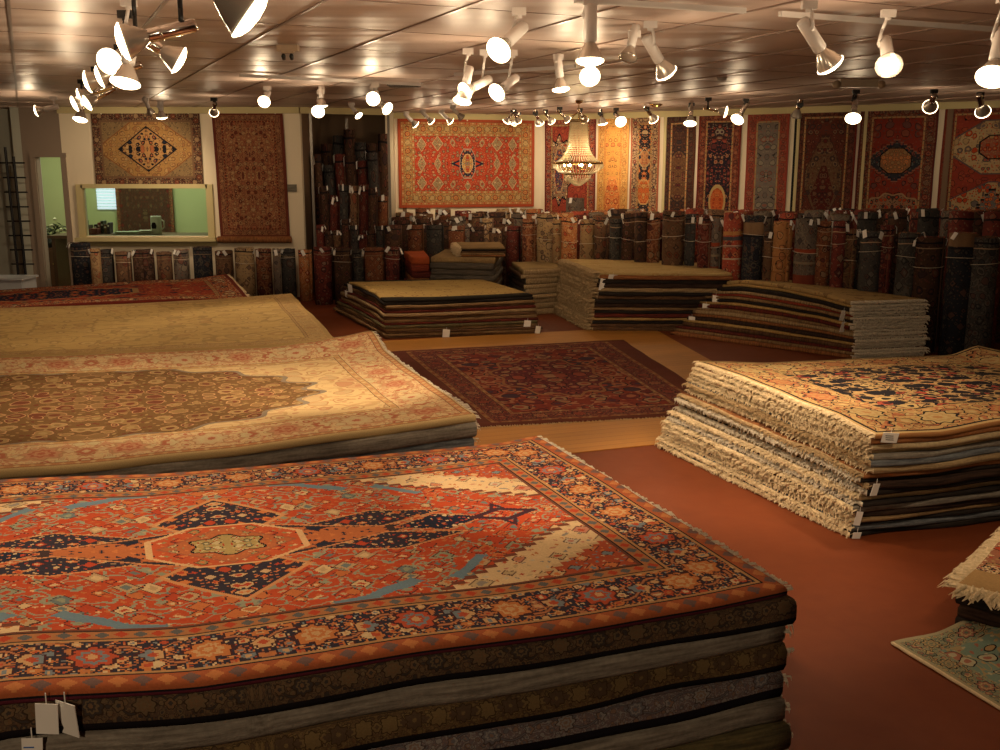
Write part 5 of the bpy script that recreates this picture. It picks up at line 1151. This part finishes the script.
# three added spotlights, out of view, brighten the near stacks and the floor
for (pos, tg3, lb, pw) in (((-2.2, 3.2, 2.75), (-1.2, 2.6, .75), 'added unseen chrome spotlight over the near end of the nearest stack', 60), ((2.6, 3.6, 2.75), (2.2, 6.5, .3), 'added unseen chrome spotlight over the red floor beside the nearest stack', 150), ((-.8, -1.6, 2.8), (-.2, 4.2, .4), 'added unseen chrome spotlight behind the viewer, aimed at the front of the nearest stack', 330)):
    P = Vector(pos); r0 = P-Vector((0, 0, EYE))
    ld = bpy.data.lights.new('spot', 'SPOT'); ld.energy = pw*KP; ld.spot_size = math.radians(95); ld.spot_blend = .9; ld.shadow_soft_size = .06; ld.color = (1,.755,.48)
    root = empty('track_spotlight', (P.x, P.y, TZ), lb, 'spotlight', G1_); T = Matrix.Translation(P) @ (Vector(tg3)-P).to_track_quat('-Z', 'Y').to_matrix().to_4x4()
    m = MB(); m.lathe([(.074, .0), (.070, .018), (.050, .062), (.030, .098), (.022, .104)], 24, T, 0, (False, True)); m.build('reflector', M_SILV, root, True)
    m = MB(); m.lathe([(.0, -.020), (.035, -.017), (.060, -.008), (.0755, .004), (.0755, .010), (.0, .012)], 24, T, 0, (False, False)); m.build('bulb_face', M_FACE, root, True)
    m = MB(); m.lathe([(.024, .1), (.03, .11), (.03, .28), (0, .29)], 16, T); m.tube(T @ Vector((0, 0, .2)), (P.x, P.y, TZ), .012); m.build('lamp_holder', M_CHR, root, True)
    lo = bpy.data.objects.new('spot_beam', ld); COL.objects.link(lo); lo.parent = root; lo.location = T @ Vector((0, 0, -.05)) - root.location; lo.rotation_euler = T.to_euler()

# ------------------------------------------------------------------ chandelier
YC = 15.2
c0 = at(578, 164, YC); top_z = at(578, 121, YC).z; bot_z = at(578, 186, YC).z; ring_z = at(578, 163, YC).z; RR = .36
root = empty('chandelier', (c0.x, YC, CEIL), 'large empire crystal chandelier with a brass ring, hanging before the long wall', 'chandelier')
MBR = plain('aged_brass', (.50,.32,.12), .25, 1.0); MBR2 = MBR
n = Mat('crystal_bead'); n.bs.inputs['Base Color'].default_value = (.95,.80,.55,1); n.bs.inputs['Roughness'].default_value = .06; n.bs.inputs['Transmission Weight'].default_value = .55
n.bs.inputs['IOR'].default_value = 1.5; n.bs.inputs['Specular IOR Level'].default_value = .8; M_CRY = n.mat
X, Yc = c0.x, YC
m = MB(); m.path([(X, Yc, CEIL), (X, Yc, top_z)], .008); m.lathe([(.0, .0), (.06, 0), (.05, -.03), (.015, -.05)][::-1], 16, Matrix.Translation((X, Yc, CEIL)));  m.build('chain', MBR, root)
m = MB(); m.lathe([(.09, -.02), (.125, -.02), (.13, 0), (.125, .02), (.09, .02)], 24, Matrix.Translation((X, Yc, top_z)))
for k in range(8):
    a = 2*pi*k/8; m.path([(X+.12*cos(a), Yc+.12*sin(a), top_z), (X+.14*cos(a), Yc+.14*sin(a), top_z+.05), (X+.02*cos(a), Yc+.02*sin(a), top_z+.12)], .006, 5)
m.build('crown', MBR, root, True)
def ringz(name, r, z, h, mt):
    m = MB(); m.lathe([(r-.012, z-h/2), (r+.008, z-h/2), (r+.012, z), (r+.008, z+h/2), (r-.012, z+h/2), (r-.012, z-h/2)], 40, Matrix.Translation((X, Yc, 0)), 0, (False, False)); m.build(name, mt, root, True)
ringz('ring', RR, ring_z, .035, MBR)
ringz('inner_ring', RR*.55, ring_z-.16, .02, MBR)
# bead strings: octahedral beads along each string
def bead(m, p, r):
    b = len(m.v); x, y, z = p
    m.v += [(x+r, y, z), (x, y+r, z), (x-r, y, z), (x, y-r, z), (x, y, z+r*1.15), (x, y, z-r*1.15)]
    for q in ((0,1,4), (1,2,4), (2,3,4), (3,0,4), (1,0,5), (2,1,5), (3,2,5), (0,3,5)): m.f.append(tuple(b+k for k in q)); m.mi.append(0); m.uv.append([(0, 0)]*3)
def strings(name, N, prof, step, r):
    m = MB()
    for k in range(N):
        a = 2*pi*k/N; L = 0
        pts = [Vector((X+rr*cos(a), Yc+rr*sin(a), zz)) for rr, zz in prof]
        for p, q in zip(pts, pts[1:]):
            nb = max(1, int((q-p).length/step))
            for j in range(nb): bead(m, p + (q-p)*(j/nb), r)
            m.tube(p, q, .0018, 3)
    o = m.build(name, M_CRY, root); return o
H_ = top_z-ring_z
prof = [(.125+(RR-.125)*(.16*s + .10*s*s + .74*s**7), top_z - H_*s) for s in [0,.2,.4,.6,.7,.8,.86,.92,.96,1]]
strings('upper_bead_strings', 44, prof, .024, .0105)
h2 = ring_z-bot_z
strings('bowl_bead_strings', 40, [(RR, ring_z-.02), (RR*.97, ring_z-.07), (RR*.80, ring_z-.13), (RR*.55, ring_z-.16)], .022, .0105)
strings('lower_bead_strings', 30, [(RR*.55, ring_z-.17), (RR*.50, ring_z-.22), (RR*.32, ring_z-.28), (.03, bot_z)], .022, .0105)
m = MB()
for k in range(36):
    a = 2*pi*k/36
    for j in range(3): bead(m, (X+(RR+.012)*cos(a), Yc+(RR+.012)*sin(a), ring_z-.03-.022*j), .012-.002*j)
m.build('ring_drops', M_CRY, root)
M_BULB = glow('warm_candle_bulb', (1,.76,.42), 40)
for k in range(7):
    a = 2*pi*k/7+.3; p = (X+.20*cos(a), Yc+.20*sin(a), ring_z-.02)
    m = MB(); m.lathe([(0, -.035), (.010, -.03), (.016, -.01), (.012, .015), (0, .04)], 12, Matrix.Translation(p)); b = m.build('bulb', M_BULB, root, True)
    m = MB(); m.lathe([(0, -.085), (.012, -.085), (.013, -.035), (0, -.035)], 10, Matrix.Translation(p)); m.tube((p[0], p[1], ring_z-.10), (X, Yc, ring_z-.10), .004); m.build('candle_holder', MBR, root)
ld = bpy.data.lights.new('chandelier_light', 'POINT'); ld.energy = 26; ld.color = (1,.68,.34); ld.shadow_soft_size = .12
lo = bpy.data.objects.new('chandelier_light', ld); COL.objects.link(lo); lo.parent = root; lo.location = Vector((X, Yc-.0, ring_z+.1))-root.location

# ------------------------------------------------------------------ things on the ceiling
def onceil(px, py, z=CEIL): return PZ(px, py, z)
p = onceil(288, 47, CEIL-.02); root = empty('emergency_light', (p.x, p.y, CEIL), 'small twin-headed emergency light on the ceiling near the cluster', 'light')
M_AL = plain('beige_plastic', (.45,.33,.22), .5)
m = MB(); m.box((p.x, p.y, CEIL-.03), (.17, .09, .05)); m.box((p.x, p.y, CEIL-.062), (.10, .06, .015)); m.build('housing', M_AL, root)
for s in (-.035, .03):
    m = MB(); m.lathe([(0, -.05), (.014, -.05), (.019, -.02), (.010, 0)], 12, Matrix.Translation((p.x+s, p.y-.03, CEIL-.075)) @ Matrix.Rotation(.5, 4, 'X')); m.build('lamp_head', M_BLK, root, True)
p = onceil(404, 85); m = MB()
for k in range(7): m.box((p.x, p.y-.12+.04*k, CEIL-.008), (.34, .014, .02), Matrix.Rotation(.5, 3, 'X'))
for s in (-1, 1): m.box((p.x+s*.18, p.y, CEIL-.008), (.02, .3, .016)); m.box((p.x, p.y+s*.15, CEIL-.008), (.38, .02, .016))
tag(m.build('ceiling_vent', plain('dark_vent_metal', (.10,.09,.08), .5, .4)), 'square dark air vent in the ceiling behind the middle spotlights', 'vent')
p = onceil(858, 83, CEIL-.04); root = empty('emergency_light', (p.x, p.y, CEIL), 'pale box with two small lamps on the ceiling above the dark prayer rug', 'light')
m = MB(); m.box((p.x, p.y, CEIL-.045), (.42, .10, .09)); m.build('housing', plain('pale_box', (.42,.34,.25), .5), root)
for s in (-.25, .25):
    m = MB(); m.lathe([(0, -.03), (.04, -.03), (.045, .03), (0, .035)], 14, Matrix.Translation((p.x+s, p.y-.02, CEIL-.06)) @ Matrix.Rotation(pi/2, 4, 'X')); m.build('lamp_head', M_AL, root, True)
p = onceil(656, 104); m = MB(); m.lathe([(0, -.05), (.05, -.045), (.09, -.02), (.11, 0)], 20, Matrix.Translation((p.x, p.y, CEIL))); tag(m.build('ceiling_rose', MBR2, None, True), 'small round brass fitting on the ceiling above the cream-bordered rug', 'fitting')
p = onceil(722, 77); m = MB(); m.lathe([(0, -.04), (.05, -.035), (.055, 0)], 18, Matrix.Translation((p.x, p.y, CEIL))); tag(m.build('smoke_detector', plain('grey_plastic', (.3,.26,.23), .5), None, True), 'small round smoke detector on the ceiling', 'detector')
# office ceiling light and a hall light
for nm, loc, sz, e, c, lb in (('ceiling_panel_light', (-6.4, 18.6, CEIL-.03), (1.2, .6), 48, (.95,1,.70), 'fluorescent panel light in the office ceiling'), ('ceiling_panel_light', (-8.6, 18.8, CEIL-.03), (.6, .6), 18, (.93,1,.62), 'square panel light in the office beyond the doorway')):
    m = MB(); m.box(loc, (sz[0]+.08, sz[1]+.08, .05)); o = m.build(nm, M_WHC); tag(o, lb, 'light')
    m = MB(); m.box((loc[0], loc[1], loc[2]-.03), (sz[0], sz[1], .01)); m.build('diffuser', glow('office_diffuser', c, 3), o)
    ld = bpy.data.lights.new('office_light', 'AREA'); ld.shape = 'RECTANGLE'; ld.size, ld.size_y = sz; ld.energy = e; ld.color = c
    lo = bpy.data.objects.new('office_light', ld); COL.objects.link(lo); lo.location = (loc[0], loc[1], loc[2]-.05)

w = bpy.data.worlds.new('room_air'); sc.world = w; w.use_nodes = True; w.node_tree.nodes['Background'].inputs[0].default_value = (.02,.014,.01,1); w.node_tree.nodes['Background'].inputs[1].default_value = 1
sc.view_settings.view_transform = 'Standard'; sc.view_settings.look = 'None'; sc.view_settings.gamma = 1; sc.view_settings.use_curve_mapping = False
sc.view_settings.exposure = 0.0
sc.cycles.use_denoising = True
sc.cycles.max_bounces = 5; sc.cycles.diffuse_bounces = 3; sc.cycles.glossy_bounces = 2; sc.cycles.transmission_bounces = 4
sc.cycles.sample_clamp_indirect = 4; sc.cycles.caustics_reflective = False; sc.cycles.caustics_refractive = False
